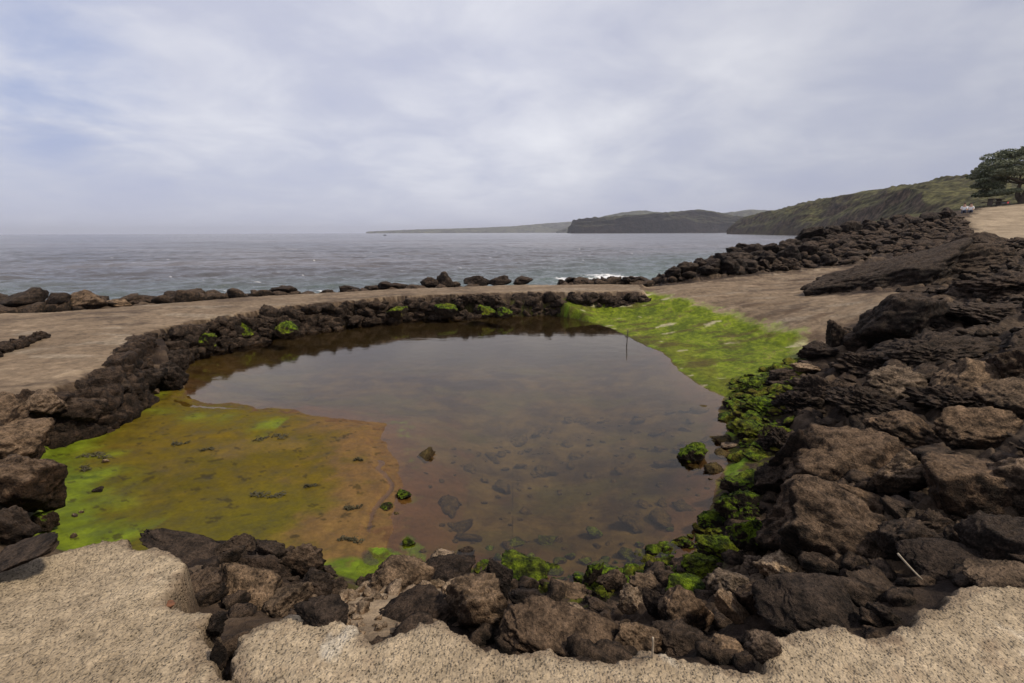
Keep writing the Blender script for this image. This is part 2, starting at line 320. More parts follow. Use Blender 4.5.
def rock_mat(name, base, dust_lit, moss=0.0, scale=1.0, lichen=None, spec=0.14, ochre=0.5):
    """basalt: dark body, dusty on faces that lie flat, paler there to paint lit tops, vesicles; moss grows from the top"""
    m = new_mat(name); t = m.node_tree; c = N(t, 'ShaderNodeTexCoord'); oi = N(t, 'ShaderNodeObjectInfo'); g = N(t, 'ShaderNodeNewGeometry')
    pos = g.outputs['Position']
    add = N(t, 'ShaderNodeVectorMath', operation='ADD'); t.links.new(pos, add.inputs[0]); t.links.new(oi.outputs['Random'], add.inputs[1]); p = add.outputs[0]
    n1 = noise(t, p, 2.2*scale, 8, 0.6); n2 = noise(t, p, 11*scale, 8, 0.7); n3 = noise(t, p, 60*scale, 4, 0.7)
    rg = N(t, 'ShaderNodeTexNoise', noise_type='RIDGED_MULTIFRACTAL'); rg.inputs['Scale'].default_value = 4.5*scale; rg.inputs['Detail'].default_value = 7; rg.inputs['Roughness'].default_value = .6
    rg.inputs['Distortion'].default_value = .6; t.links.new(p, rg.inputs['Vector']); crag = ramp(t, math_(t, 'MULTIPLY', rg.outputs['Fac'], 0.5), [(0.0, 0.0), (1.0, 1.0)])
    body = mixc(t, ramp(t, n1, [(0.35, 0.0), (0.65, 1.0)]), base, (base[0]*2.2, base[1]*2.0, base[2]*1.8))
    body = mixc(t, ramp(t, n2, [(0.50, 0.0), (0.66, 0.55)]), body, (base[0]*1.8+0.016, base[1]*1.5+0.009, base[2]*1.3+0.005))
    sp = N(t, 'ShaderNodeSeparateXYZ'); t.links.new(g.outputs['Normal'], sp.inputs[0])
    up = math_(t, 'ADD', sp.outputs[2], math_(t, 'MULTIPLY', math_(t, 'SUBTRACT', n2, 0.5), 1.6))
    body = mixc(t, ramp(t, up, [(0.35, 0.0), (1.0, 0.85)]), body, dust_lit)  # dusty upward faces, made paler to paint sunlight on the tops
    tone = ramp(t, oi.outputs['Random'], [(0.0, (.62, .62, .66)), (0.35, (1.06, 1.0, .94)), (0.7, (.85, .86, .88)), (1.0, (1.35, 1.3, 1.22))])
    body = mixc(t, 1.0, body, tone, 'MULTIPLY')
    v = N(t, 'ShaderNodeTexVoronoi'); v.inputs['Scale'].default_value = 38*scale; t.links.new(p, v.inputs['Vector'])
    pit = ramp(t, math_(t, 'ADD', v.outputs['Distance'], math_(t, 'MULTIPLY', n1, 0.35)), [(0.26, 0.0), (0.42, 1.0)])
    body = mixc(t, 1.0, body, ramp(t, pit, [(0, 0.55), (1, 1.0)]), 'MULTIPLY')  # shade inside the pits is painted into the colour
    rgh = 0.82
    if moss > 0:
        mm = math_(t, 'ADD', math_(t, 'ADD', sp.outputs[2], math_(t, 'MULTIPLY', math_(t, 'SUBTRACT', n2, 0.5), 2.2)), math_(t, 'MULTIPLY', math_(t, 'SUBTRACT', n1, 0.5), 1.4))
        mk = ramp(t, mm, [(0.75-moss, 0.0), (1.0-moss, 1.0)])
        gc = mixc(t, ramp(t, n2, [(0.4, 0.0), (0.68, 1.0)]), (0.018, 0.036, 0.003), (0.14, 0.205, 0.009))
        gc = mixc(t, ramp(t, n1, [(0.45, 0.0), (0.65, ochre)]), gc, (0.12, 0.098, 0.010))
        body = mixc(t, mk, body, gc)
    if lichen:
        body = mixc(t, ramp(t, n1, [(0.50, 0.0), (0.56, 0.9)]), body, lichen)
    body = mixc(t, 1.0, body, ramp(t, n2, [(0.34, 0.30), (0.5, 0.95), (0.68, 1.55)]), 'MULTIPLY')  # bump hollows painted near black as shade, crests paler as lit
    body = mixc(t, 1.0, body, ramp(t, n3, [(0.36, 0.55), (0.5, 1.0), (0.66, 1.5)]), 'MULTIPLY')
    h = math_(t, 'ADD', math_(t, 'ADD', math_(t, 'MULTIPLY', n2, 1.2), math_(t, 'MULTIPLY', crag, 0.8)), math_(t, 'ADD', math_(t, 'MULTIPLY', n3, 0.62), math_(t, 'MULTIPLY', pit, 0.22)))
    b = N(t, 'ShaderNodeBsdfPrincipled'); b.inputs['Roughness'].default_value = rgh; b.inputs['Specular IOR Level'].default_value = spec
    t.links.new(body, b.inputs['Base Color']); t.links.new(bump(t, h, 0.075/scale), b.inputs['Normal'])
    finish(m, b.outputs[0]); return m

M_DARK = rock_mat('dark_basalt', (0.017, 0.013, 0.011), (0.070, 0.050, 0.037))
M_BROWN = rock_mat('brown_basalt', (0.028, 0.019, 0.013), (0.205, 0.142, 0.092))
M_GREY = rock_mat('weathered_basalt', (0.038, 0.029, 0.022), (0.235, 0.174, 0.123))
M_TAN = rock_mat('tan_basalt', (0.084, 0.059, 0.040), (0.319, 0.239, 0.165))
M_MOSS = rock_mat('mossy_basalt', (0.022, 0.017, 0.013), (0.05, 0.04, 0.028), moss=0.6)
M_HALF = rock_mat('half_mossy_basalt', (0.028, 0.02, 0.015), (0.09, 0.065, 0.045), moss=0.25)
M_LICH = rock_mat('lichen_basalt', (0.03, 0.02, 0.014), (0.10, 0.07, 0.045), lichen=(0.42, 0.27, 0.06))
M_FAR = rock_mat('riprap_basalt', (0.015, 0.012, 0.011), (0.075, 0.056, 0.044), scale=0.6)
MATS = dict(dark=M_DARK, brown=M_BROWN, grey=M_GREY, tan=M_TAN, moss=M_MOSS, half=M_HALF, lichen=M_LICH, far=M_FAR)

# ------------------------------------------------------------------ mesh helpers
def mesh_np(name, V, Fq, mat=None, smooth=True):
    me = bpy.data.meshes.new(name); V = np.ascontiguousarray(V, np.float32); Fq = np.ascontiguousarray(Fq, np.int32)
    n, k = Fq.shape; me.vertices.add(len(V)); me.vertices.foreach_set('co', V.ravel())
    me.loops.add(n*k); me.loops.foreach_set('vertex_index', Fq.ravel())
    me.polygons.add(n); me.polygons.foreach_set('loop_start', np.arange(0, n*k, k, dtype=np.int32))
    me.polygons.foreach_set('use_smooth', np.full(n, smooth)); me.update(calc_edges=True)
    if mat: me.materials.append(mat)
    return me
def link(me, name, parent=None, loc=None):
    o = bpy.data.objects.new(name, me); COL.objects.link(o)
    if parent: o.parent = parent
    if loc is not None: o.location = loc
    return o
def tag(o, label=None, cat=None, group=None, kind=None):
    if label: o['label'] = label
    if cat: o['category'] = cat
    if group: o['group'] = group
    if kind: o['kind'] = kind
    return o
def empty(name, loc, rz=0):
    o = bpy.data.objects.new(name, None); COL.objects.link(o); o.location = loc; o.rotation_euler = (0, 0, rz); return o
def set_tint(me, C, k=1.0):
    a = me.color_attributes.new('tint', 'FLOAT_COLOR', 'POINT')
    a.data.foreach_set('color', np.concatenate([C*k, np.ones((len(C), 1))], 1).astype(np.float32).ravel())

# ------------------------------------------------------------------ the ground sheet
def build_ground():
    az = np.radians(np.linspace(-56, 56, 1250))
    lr = np.concatenate([np.exp(np.linspace(math.log(0.35), math.log(1.4), 60, endpoint=False)), np.exp(np.linspace(math.log(1.4), math.log(5), 330, endpoint=False)),
                         np.exp(np.linspace(math.log(5), math.log(20), 230, endpoint=False)), np.exp(np.linspace(math.log(20), math.log(150), 190))])
    R, A = np.meshgrid(lr, az, indexing='ij'); X = R*np.sin(A); Y = R*np.cos(A)
    h, z = ground(X.ravel(), Y.ravel(), True); x, y = X.ravel(), Y.ravel(); r = np.hypot(x, y)
    V = np.stack([x, y, h], 1); nr, na = R.shape
    idx = np.arange(nr*na).reshape(nr, na)
    Q = np.stack([idx[:-1, :-1], idx[:-1, 1:], idx[1:, 1:], idx[1:, :-1]], -1).reshape(-1, 4)[:, ::-1]
    def C(c): return np.array(c)[None, :]
    def mix(a, b, t): return a*(1-t[:, None]) + b*t[:, None]
    n1 = fbm2(x*0.8, y*0.8, 5, 201); n2 = fbm2(x*3.5, y*3.5, 5, 202); n3 = fbm2(x*14, y*14, 4, 203); st = fbm2(x*0.5+y*0.35, y*2.4-x*0.9, 5, 204)
    # lava
    col = mix(C((.022, .015, .012)), C((.085, .058, .040)), np.clip(0.40+0.55*(z['rg']-0.5)+0.35*(z['rk']-.5)+0.55*n2+0.35*n1, 0, 1))
    col = mix(col, C((.16, .115, .078)), ss(0.45, 1.0, z['rr']*0.6+z['rg']*0.5+n2*0.5)*0.55)
    col = mix(col, C((.016, .012, .010)), (1-ss(0.0, 0.10, z['crack']))*z['A']*0.7)
    rd = np.clip(z['R']*2.5, 0, 1)
    # yellow-brown algae crust at the right hand shore and fringe of the pool
    dPr = z['P']; near = (1-ss(0.25, 0.62, dPr+0.3*n2))*(1-ss(0.30, 0.5, h))
    fr = near*(x > -2.0)*(1-(1-ss(-0.03, 0.03, z['W'])))
    col = mix(col, C((.085, .088, .010)), fr*ss(-0.25, 0.35, n3+0.3*n2)*0.9)
    col = mix(col, C((.15, .24, .015)), fr*ss(0.1, 0.45, n2)*0.9)
    # concrete of walkway and slab
    con = mix(C((.150, .108, .072)), C((.25, .185, .125)), np.clip(0.5+0.6*st+0.3*n2, 0, 1))
    con = mix(con, C((.085, .060, .042)), ss(0.10, 0.65, st*0.8+n1*0.7)*0.8)
    con = mix(con, C((.30, .25, .19)), ss(0.3, 0.7, fbm2(x*0.9, y*2.2, 5, 241))*0.45)
    con = mix(con, C((.06, .045, .035)), ss(0.5, 0.75, fbm2(x*5, y*9, 4, 214, .6))*0.5)
    con = con*(1+0.25*n3[:, None])
    wx_ = 1-ss(0.0, 0.08, z['W'])
    wm = 1-ss(-0.17, -0.11, z['W']+0.06*n2); sm = 1-ss(-0.12, 0.06, z['S'])
    con = mix(con, C((.36, .28, .19)), ss(0.55, 0.95, n2+0.4*st)*0.4)
    sdust = mix(con, C((.085, .055, .036)), sm*ss(0.1, 0.6, fbm2(x*1.4, y*3.2, 5, 207))*0.7)
    col = mix(col, sdust, np.maximum(wm, sm))
    col = mix(col, C((.30, .22, .15)), ss(48, 54, x+y*0.2)*0*n1)
    # green bank
    gm = (1-ss(-0.25, 0.12, z['G']+0.3*n3*0.6+0.15*n2))*(1-wx_)
    gc = mix(C((.075, .105, .006)), C((.19, .24, .014)), np.clip(0.5+0.6*n2+0.7*n3, 0, 1))
    gc = mix(gc, C((.30, .33, .05)), ss(0.5, 0.9, n2)*0.6)
    shore = 1-ss(0.15, 0.9, z['P']+0.35*n2)
    rightish = ss(3.2, 4.6, x)*shore
    gc = mix(gc, C((.14, .105, .018)), np.clip(rightish*1.0, 0, 1))
    gc = mix(gc, C((.075, .055, .018)), ss(0.15, .55, fbm2(x*1.1, y*2.6, 5, 209, 0.6))*0.75)
    gc = mix(gc, C((.14, .095, .05)), ss(0.45, .6, n3*.6+n2*.5)*0.6)
    gc = mix(gc, C((.45, .40, .26)), ss(0.62, 0.8, fbm2(x*1.3, y*3.0, 4, 212))*0.8)
    gc = mix(gc, C((.40, .42, .16)), ss(-0.30, 0.02, z['G'])*(z['P'] > 0.8)*0.5)
    col = mix(col, gc, gm)
    # mud bank
    mc = mix(C((.122, .080, .005)), C((.080, .062, .003)), np.clip(0.5+0.6*n1+0.4*st, 0, 1))
    mc = mix(mc, C((.21, .125, .035)), ss(0.1, 0.8, n1*0.7+n2*0.3)*0.45)
    py_ = np.clip((-0.4-x)/4.5, 0, 1)
    mc = mix(mc, C((.085, .082, .006)), ss(5.2, 4.0, y+0.5*n1)*0.55)
    mc = mix(mc, C((.17, .088, .042)), (1-ss(0.1, 0.8, z['P']+0.45*n2+0.2*n1))*ss(-4.0, -2.2, x)*0.65)
    leftd = sdf([(a, b) for a, b in mud], x, y); edge = ss(-0.75, -0.12, z['M']+0.25*n2)*ss(0.35, 0.9, z['P'])
    edge2 = (ss(-0.85, -0.1, z['M']+0.35*n1)*ss(0.1, 0.5, z['P']))*(x < -3.3)
    gg = mix(C((.085, .125, .007)), C((.165, .215, .012)), np.clip(0.5+0.8*n2, 0, 1))
    mc = mix(mc, gg, np.clip(edge2*(0.55+0.6*n2+0.3*(y > 5.2)), 0, 1)*.9)
    mc = mix(mc, gg*0.9, np.clip(edge*0.8, 0, 1)*((x < -3.4) | ((y < 3.75) & (x > -1.7))))
    mc = mix(mc, C((.05, .075, .008)), ss(0.5, 0.8, fbm2(x*3, y*6, 4, 211))*0.7*np.clip(edge2+0.15, 0, 1))
    mc = mix(mc, C((.03, .022, .006)), ss(0.62, 0.75, fbm2(x*9, y*12, 3, 213))*0.7)
    mm = (1-ss(-0.02, 0.12, z['M']))*(1-wx_)
    col = mix(col, mc, mm)
    # bright green shore left of the middle boulders
    b0 = np.hypot((x+1.0)/0.75, (y-3.55)/0.22); col = mix(col, gg*1.05, (1-ss(0.6, 1.1, b0+0.4*n2)))
    # pale sand behind the ledge, between the stone heaps
    b1 = np.hypot((x+0.72)/0.35, (y-2.75)/0.75); col = mix(col, C((.36, .27, .18)), (1-ss(0.6, 1.1, b1+0.3*n2)))
    # rubble strip under the left wall, pale
    # pool bed
    bc = mix(C((.045, .029, .012)), C((.105, .075, .026)), np.clip(0.45+0.9*n2+0.3*n3, 0, 1))
    bc = mix(bc, C((.070, .062, .012)), ss(0.0, 0.6, fbm2(x*1.3, y*1.7, 5, 221))*0.7)
    bc = mix(bc, C((.020, .012, .010)), ss(0.15, 0.7, fbm2(x*0.9+4, y*1.3, 5, 222))*0.75)
    bc = mix(bc, C((.13, .068, .038)), (1-ss(0.05, 0.55, -z['P']+0.2*n2))*0.7*(1-ss(8.5, 10, y)*(1-ss(2.5, 3.5, x))))
    bc = mix(bc, C((.020, .015, .007)), ss(10.5, 12.5, y+n2)*0.85)  # far band painted darker for the wall's reflection and deeper water
    bc = mix(bc, C((.125, .066, .030)), (1-ss(0.0, 1.2, z['M']+0.6*n2+0.3*n1))*(x > -3.4)*0.85)
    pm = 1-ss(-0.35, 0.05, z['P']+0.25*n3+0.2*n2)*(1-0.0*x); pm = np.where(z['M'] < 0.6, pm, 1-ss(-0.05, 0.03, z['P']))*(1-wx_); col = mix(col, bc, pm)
    # ledge
    lc = mix(C((.33, .258, .175)), C((.46, .37, .258)), np.clip(0.5+0.7*n2+0.3*n1, 0, 1))
    lc = mix(lc, C((.27, .195, .13)), ss(0.15, 0.8, n3*0.4+n2*0.7+n1*.4)*0.75)
    ck = np.abs(fbm2(x*1.7+0.3*n2, y*1.7+3, 4, 233)); lc = mix(lc, C((.10, .075, .055)), (1-ss(0.0, 0.022, ck))*ss(-0.1, 0.3, n1)*0.8)
    lc = mix(lc, C((.16, .115, .08)), (1-ss(-0.10, -0.01, z['L']))*0 + ss(-0.07, -0.01, z['L']+0.04*n3)*0.6)
    lc = mix(lc, C((.62, .56, .46)), ss(0.62, 0.9, fbm2(x*5+3, y*2.5, 5, 231))*0.6)
    col = mix(col, mix(C((.016, .011, .009)), C((.085, .058, .040)), ss(0.0, 0.7, n2*0.6+n1*0.5)), rd)
    lm = 1-ss(-0.02, 0.03, z['L']); col = mix(col, lc, lm)
    # the tan lot up the slope on the far right
    lot = sdf([(27.5, 29.5), (45, 31), (75, 50), (75, 64), (52, 57), (42, 47.5), (33, 36.5)], x, y)+0.6*n1
    col = mix(col, mix(C((.22, .168, .115)), C((.36, .285, .20)), np.clip(.5+.7*n1, 0, 1)), 1-ss(-0.4, 0.3, lot))
    grass = ss(57.5, 60, y+n1)*ss(40, 46, x); col = mix(col, mix(C((.040, .034, .018)), C((.075, .075, .024)), np.clip(.5+n1, 0, 1)), grass)
    V[:, 2] = np.where(lot < 0, tps(x, y)*ss(0, -1.5, lot)+V[:, 2]*(1-ss(0, -1.5, lot)), V[:, 2])
    fc = Q[:, 0]
    zone = np.zeros(len(Q), int)
    zone[gm[fc] > 0.5] = 3; zone[np.maximum(wm, sm)[fc] > 0.5] = 1; zone[(1-ss(-0.4, 0.3, lot))[fc] > 0.5] = 6
    zone[mm[fc] > 0.5] = 4; zone[pm[fc] > 0.5] = 5; zone[lm[fc] > 0.5] = 2
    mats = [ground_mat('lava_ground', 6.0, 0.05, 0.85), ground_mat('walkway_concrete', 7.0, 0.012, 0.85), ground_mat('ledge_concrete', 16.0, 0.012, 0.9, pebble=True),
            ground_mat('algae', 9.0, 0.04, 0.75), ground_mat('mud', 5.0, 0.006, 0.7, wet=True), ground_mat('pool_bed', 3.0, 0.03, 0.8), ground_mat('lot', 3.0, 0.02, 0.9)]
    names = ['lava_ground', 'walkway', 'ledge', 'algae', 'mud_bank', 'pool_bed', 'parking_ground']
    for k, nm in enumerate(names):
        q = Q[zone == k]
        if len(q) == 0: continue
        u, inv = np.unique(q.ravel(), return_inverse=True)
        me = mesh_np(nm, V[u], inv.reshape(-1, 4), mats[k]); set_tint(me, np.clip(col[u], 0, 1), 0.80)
        o = link(me, nm); o['kind'] = 'stuff' if k == 3 else 'structure'
        if k == 3: tag(o, 'bright yellow-green algae covering the gentle bank at the right of the pool', 'algae')
    # plain ground behind and beside the photographer, and the sea bed
build_ground()
def sheet(name, pts, mat):
    me = mesh_np(name, np.array(pts), np.arange(len(pts))[None, :], mat, False); set_tint(me, np.tile([.05, .038, .03], (len(pts), 1))); o = link(me, name); o['kind'] = 'structure'
sheet('sea_bed', [(-14000, -14000, -4.5), (14000, -14000, -4.5), (14000, 14000, -4.5), (-14000, 14000, -4.5)], bpy.data.materials['lava_ground'])

# ------------------------------------------------------------------ water of the pool
def water_mat(name, tint, bscale, bdist, rough=0.02, detail=3, aniso=(1, 1, 1)):
    m = new_mat(name); t = m.node_tree; g = N(t, 'ShaderNodeNewGeometry')
    mp = N(t, 'ShaderNodeMapping'); mp.inputs['Scale'].default_value = aniso; t.links.new(g.outputs['Position'], mp.inputs[0])
    n = noise(t, mp.outputs[0], bscale, detail, 0.5); nb = bump(t, n, bdist)
    gl = N(t, 'ShaderNodeBsdfGlossy'); gl.inputs['Roughness'].default_value = rough; gl.inputs[0].default_value = (1, 0.92, 0.82, 1); t.links.new(nb, gl.inputs['Normal'])
    tr = N(t, 'ShaderNodeBsdfTransparent'); tr.inputs[0].default_value = (*tint, 1)
    fr = N(t, 'ShaderNodeFresnel'); fr.inputs[0].default_value = 1.41; t.links.new(nb, fr.inputs[1])
    mx = N(t, 'ShaderNodeMixShader'); t.links.new(fr.outputs[0], mx.inputs[0]); t.links.new(tr.outputs[0], mx.inputs[1]); t.links.new(gl.outputs[0], mx.inputs[2])
    finish(m, mx.outputs[0]); return m
wv = [(x, y, 0.0) for x, y in water]; wc = (-0.6, 9.0)
# the sheet reaches a little into the banks on every side
gx, gy = np.meshgrid(np.linspace(-9.5, 6, 90), np.linspace(3, 17.5, 90), indexing='ij')
dd = sdf(water, gx.ravel(), gy.ravel()); idx = np.arange(8100).reshape(90, 90)
Q = np.stack([idx[:-1, :-1], idx[1:, :-1], idx[1:, 1:], idx[:-1, 1:]], -1).reshape(-1, 4); Q = Q[dd[Q[:, 0]] < 0.6]
u, inv = np.unique(Q.ravel(), return_inverse=True)
o = link(mesh_np('pool_water', np.stack([gx.ravel(), gy.ravel(), np.zeros(8100)], 1)[u], inv.reshape(-1, 4), water_mat('pool_water', (0.88, 0.81, 0.68), 2.2, 0.003, 0.06, 3, (1, 1.6, 1))), 'pool_water')
o['kind'] = 'structure'

# ------------------------------------------------------------------ the sea
def build_sea():
    az = np.radians(np.linspace(-58, 58, 760))
    lr = np.concatenate([np.exp(np.linspace(math.log(13), math.log(300), 480, endpoint=False)), np.exp(np.linspace(math.log(300), math.log(12500), 120))])
    R, A = np.meshgrid(lr, az, indexing='ij'); x = (R*np.sin(A)).ravel(); y = (R*np.cos(A)).ravel(); r = R.ravel()
    xx, yy = x*0.94+y*0.34, y*0.94-x*0.34
    w = 0.22*fbm2(xx*0.07, yy*0.22, 3, 301)*ss(900, 150, r) + 0.20*fbm2(xx*0.3, yy*0.75, 3, 302)*ss(260, 60, r) + 0.08*fbm2(xx*1.2, yy*2.4, 2, 303)*ss(90, 25, r)
    dC = sdf(coast, x, y)
    w = w*np.clip(0.35+dC*0.06, 0.35, 1.0)
    V = np.stack([x, y, SEA+w], 1); nr, na = R.shape; idx = np.arange(nr*na).reshape(nr, na)
    Q = np.stack([idx[:-1, :-1], idx[:-1, 1:], idx[1:, 1:], idx[1:, :-1]], -1).reshape(-1, 4)[:, ::-1]
    nn = fbm2(x*0.5, y*0.8, 5, 311); n4 = fbm2(x*2.5, y*3.5, 4, 312)
    foam = ss(0.42, 0.8, nn*0.7+n4*0.5+0.75*(1-ss(0.0, 3.5, dC-0.4)) - 0.18)*(dC < 9)
    for fx, fy, fw, fh in ((-11, 34, 5, 1.8), (8.5, 44, 3, 5), (5, 41, 3, 3)):
        foam = np.maximum(foam, ss(0.1, 0.5, n4*0.5+nn*0.4+0.75-np.hypot((x-fx)/fw, (y-fy)/fh)))
    foam = np.maximum(foam, 0.6*ss(0.95, 1.1, fbm2(x*0.6, y*1.0, 4, 333)+0.3*n4)*(r < 160))
    teal = 1-ss(8, 40, dC+5*nn)
    m = new_mat('sea_water'); t = m.node_tree; a = N(t, 'ShaderNodeAttribute', attribute_name='tint'); g = N(t, 'ShaderNodeNewGeometry')
    mp = N(t, 'ShaderNodeMapping'); mp.inputs['Scale'].default_value = (0.6, 1, 1); mp.inputs['Rotation'].default_value = (0, 0, 0.3); t.links.new(g.outputs['Position'], mp.inputs[0])
    n1 = noise(t, mp.outputs[0], 1.6, 6, 0.6, 0.3); n2 = noise(t, mp.outputs[0], 0.22, 6, 0.6, 0.2)
    h = math_(t, 'ADD', math_(t, 'MULTIPLY', n1, 0.42), n2)
    b = N(t, 'ShaderNodeBsdfPrincipled'); b.inputs['Roughness'].default_value = 0.18; b.inputs['IOR'].default_value = 1.33
    t.links.new(a.outputs['Color'], b.inputs['Base Color']); t.links.new(bump(t, h, 0.85), b.inputs['Normal']); finish(m, b.outputs[0])
    col = np.tile([.095, .088, .092], (len(x), 1)); col = col*(1-teal[:, None])+np.array([[.10, .13, .125]])*teal[:, None]
    patch = ss(-0.3, 0.5, fbm2(x*0.02, y*0.06, 5, 320))[:, None]; col = col*(0.75+0.5*patch)
    col = col*(1-foam[:, None])+0.75*foam[:, None]
    me = mesh_np('sea', V, Q, m); set_tint(me, col); o = link(me, 'sea'); o['kind'] = 'structure'
build_sea()

# ------------------------------------------------------------------ headlands
def hill_mat(name, low, high, grass, scale):
    m = new_mat(name); t = m.node_tree; g = N(t, 'ShaderNodeNewGeometry'); pos = g.outputs['Position']
    n1 = noise(t, pos, scale, 6, 0.6, 0.3); n2 = noise(t, pos, scale*6, 6, 0.65)
    sp = N(t, 'ShaderNodeSeparateXYZ'); t.links.new(g.outputs['Normal'], sp.inputs[0])
    c = mixc(t, ramp(t, n1, [(0.35, 0), (0.65, 1)]), low, high)
    k = math_(t, 'ADD', sp.outputs[2], math_(t, 'MULTIPLY', math_(t, 'SUBTRACT', n1, 0.5), 1.5))
    c = mixc(t, ramp(t, k, [(0.45, 0), (0.85, 1)]), c, grass)
    c = mixc(t, 1.0, c, ramp(t, n2, [(0.38, 0.30), (0.5, 0.9), (0.62, 1.9)]), 'MULTIPLY')
    b = N(t, 'ShaderNodeBsdfPrincipled'); b.inputs['Roughness'].default_value = 0.95; b.inputs['Specular IOR Level'].default_value = 0.1
    t.links.new(c, b.inputs['Base Color']); t.links.new(bump(t, n2, 3.0/scale*0.02), b.inputs['Normal']); finish(m, b.outputs[0]); return m
def headland(name, crest, foot, back, mat, prof, amp, seed, ns=420, nt_=60):
    """loft: foot on the sea, a cliff and slope up to the crest, a real plateau behind"""
    cr = np.array([at_d(*p) for p in crest]); ft = np.array([at_d(p[0], 232, p[1]) for p in foot]); ft[:, 2] = SEA-0.5
    def rs(P):
        u = np.linspace(0, 1, len(P)); s = np.linspace(0, 1, ns); return np.stack([np.interp(s, u, P[:, k]) for k in range(3)], 1)
    cr, ft = rs(cr), rs(ft); dirv = cr[:, :2]-ft[:, :2]; L = np.linalg.norm(dirv, axis=1, keepdims=True); dirv = dirv/np.maximum(L, 1e-3)
    rows = []; T = np.linspace(0, 1, nt_)
    for tt in T:
        p = ft*(1-tt)+cr*tt; zf = np.interp(tt, [0, .15, .4, .7, 1], prof); p = p.copy(); p[:, 2] = ft[:, 2]*(1-zf)+cr[:, 2]*zf
        s = math.sin(math.pi*min(tt, 1)*0.97)
        q = p[:, :2]/amp*0.12
        H = cr[:, 2]-ft[:, 2]
        g1 = 1-np.abs(fbm2(q[:, 0]*2.0+tt*0.6, q[:, 1]*2.0-tt*0.4, 4, seed))*1.7
        n = fbm2(q[:, 0]*5, q[:, 1]*5+tt*3, 4, seed+9)
        p[:, 2] += (g1*0.14-0.07+n*0.09)*H*s*1.6; sh = (g1*0.8+n*0.5)*amp*0.30*s
        p[:, :2] -= dirv*sh[:, None]
        if tt == 1: p[:, 2] += np.abs(fbm2(q[:, 0]*26, q[:, 1]*26, 3, seed+5))*amp*0.075
        rows.append(p)
    for k, dz in ((0.3, 0.02), (1.0, -0.04), (1.6, -1.2)):
        p = cr.copy(); p[:, :2] += dirv*back*k; p[:, 2] += (cr[:, 2]-SEA)*dz; rows.append(p)
    V = np.concatenate(rows); nr = len(rows); idx = np.arange(nr*ns).reshape(nr, ns)
    Q = np.stack([idx[:-1, :-1], idx[:-1, 1:], idx[1:, 1:], idx[1:, :-1]], -1).reshape(-1, 4)
    o = link(mesh_np(name, V, Q, mat), name); o['kind'] = 'structure'; return o
headland('headland', [(728, 229, 905), (737, 221, 900), (745, 217, 880), (770, 212, 820), (800, 203, 720), (840, 197.5, 620), (880, 190.5, 520), (925, 184, 430), (945, 176, 390), (975, 175, 350), (1040, 173, 320), (1250, 160, 300)],
         [(727, 900), (728, 890), (732, 850), (742, 760), (760, 650), (780, 560), (815, 460), (850, 380), (875, 330), (905, 270), (1000, 190), (1250, 150)], 90,
         hill_mat('headland_scrub', (.040, .030, .022), (.085, .055, .034), (.060, .056, .022), 0.04), [0, .30, .55, .80, 1], 34, 401)
headland('headland', [(570.5, 226, 2000), (572.5, 221, 2000), (580, 219, 2000), (592, 218, 2000), (620, 216.5, 2000), (650, 214, 2000), (680, 211.5, 2000), (700, 209.5, 2000), (720, 213, 2000), (745, 218, 2000), (775, 224, 2000)],
         [(570.5, 1985), (572, 1980), (580, 1975), (592, 1970), (620, 1960), (650, 1950), (680, 1940), (700, 1940), (720, 1945), (745, 1950), (775, 1960)], 300,
         hill_mat('cliff_rock', (.007, .005, .005), (.018, .012, .010), (.03, .03, .013), 0.012), [0, .55, .75, .86, 1], 70, 431)
headland('hills', [(556, 231.8, 3600), (566, 228, 3600), (585, 222, 3600), (600, 217, 3600), (615, 214, 3600), (640, 210.5, 3600), (665, 213, 3600), (690, 215, 3600), (720, 213, 3600), (750, 210, 3600), (800, 210, 3600)],
         [(556, 3590), (566, 3500), (585, 3400), (600, 3300), (615, 3300), (640, 3300), (665, 3300), (690, 3300), (720, 3300), (750, 3300), (800, 3300)], 500,
         hill_mat('far_hill', (.03, .03, .02), (.055, .05, .03), (.05, .052, .028), 0.006), [0, .2, .5, .8, 1], 60, 461, 200, 24)
headland('far_headland', [(366, 231.8, 5800), (385, 230.8, 5800), (415, 229.6, 5800), (440, 229.0, 5800), (480, 227.8, 5800), (510, 226.5, 5800), (540, 223.8, 5800), (575, 221.5, 5800), (620, 219, 5800)],
         [(366, 5750), (385, 5700), (415, 5600), (440, 5600), (480, 5600), (510, 5500), (540, 5500), (575, 5500), (620, 5500)], 600,
         hill_mat('far_land', (.03, .026, .022), (.055, .048, .035), (.06, .058, .032), 0.004), [0, .35, .6, .8, 1], 60, 481, 220, 20)

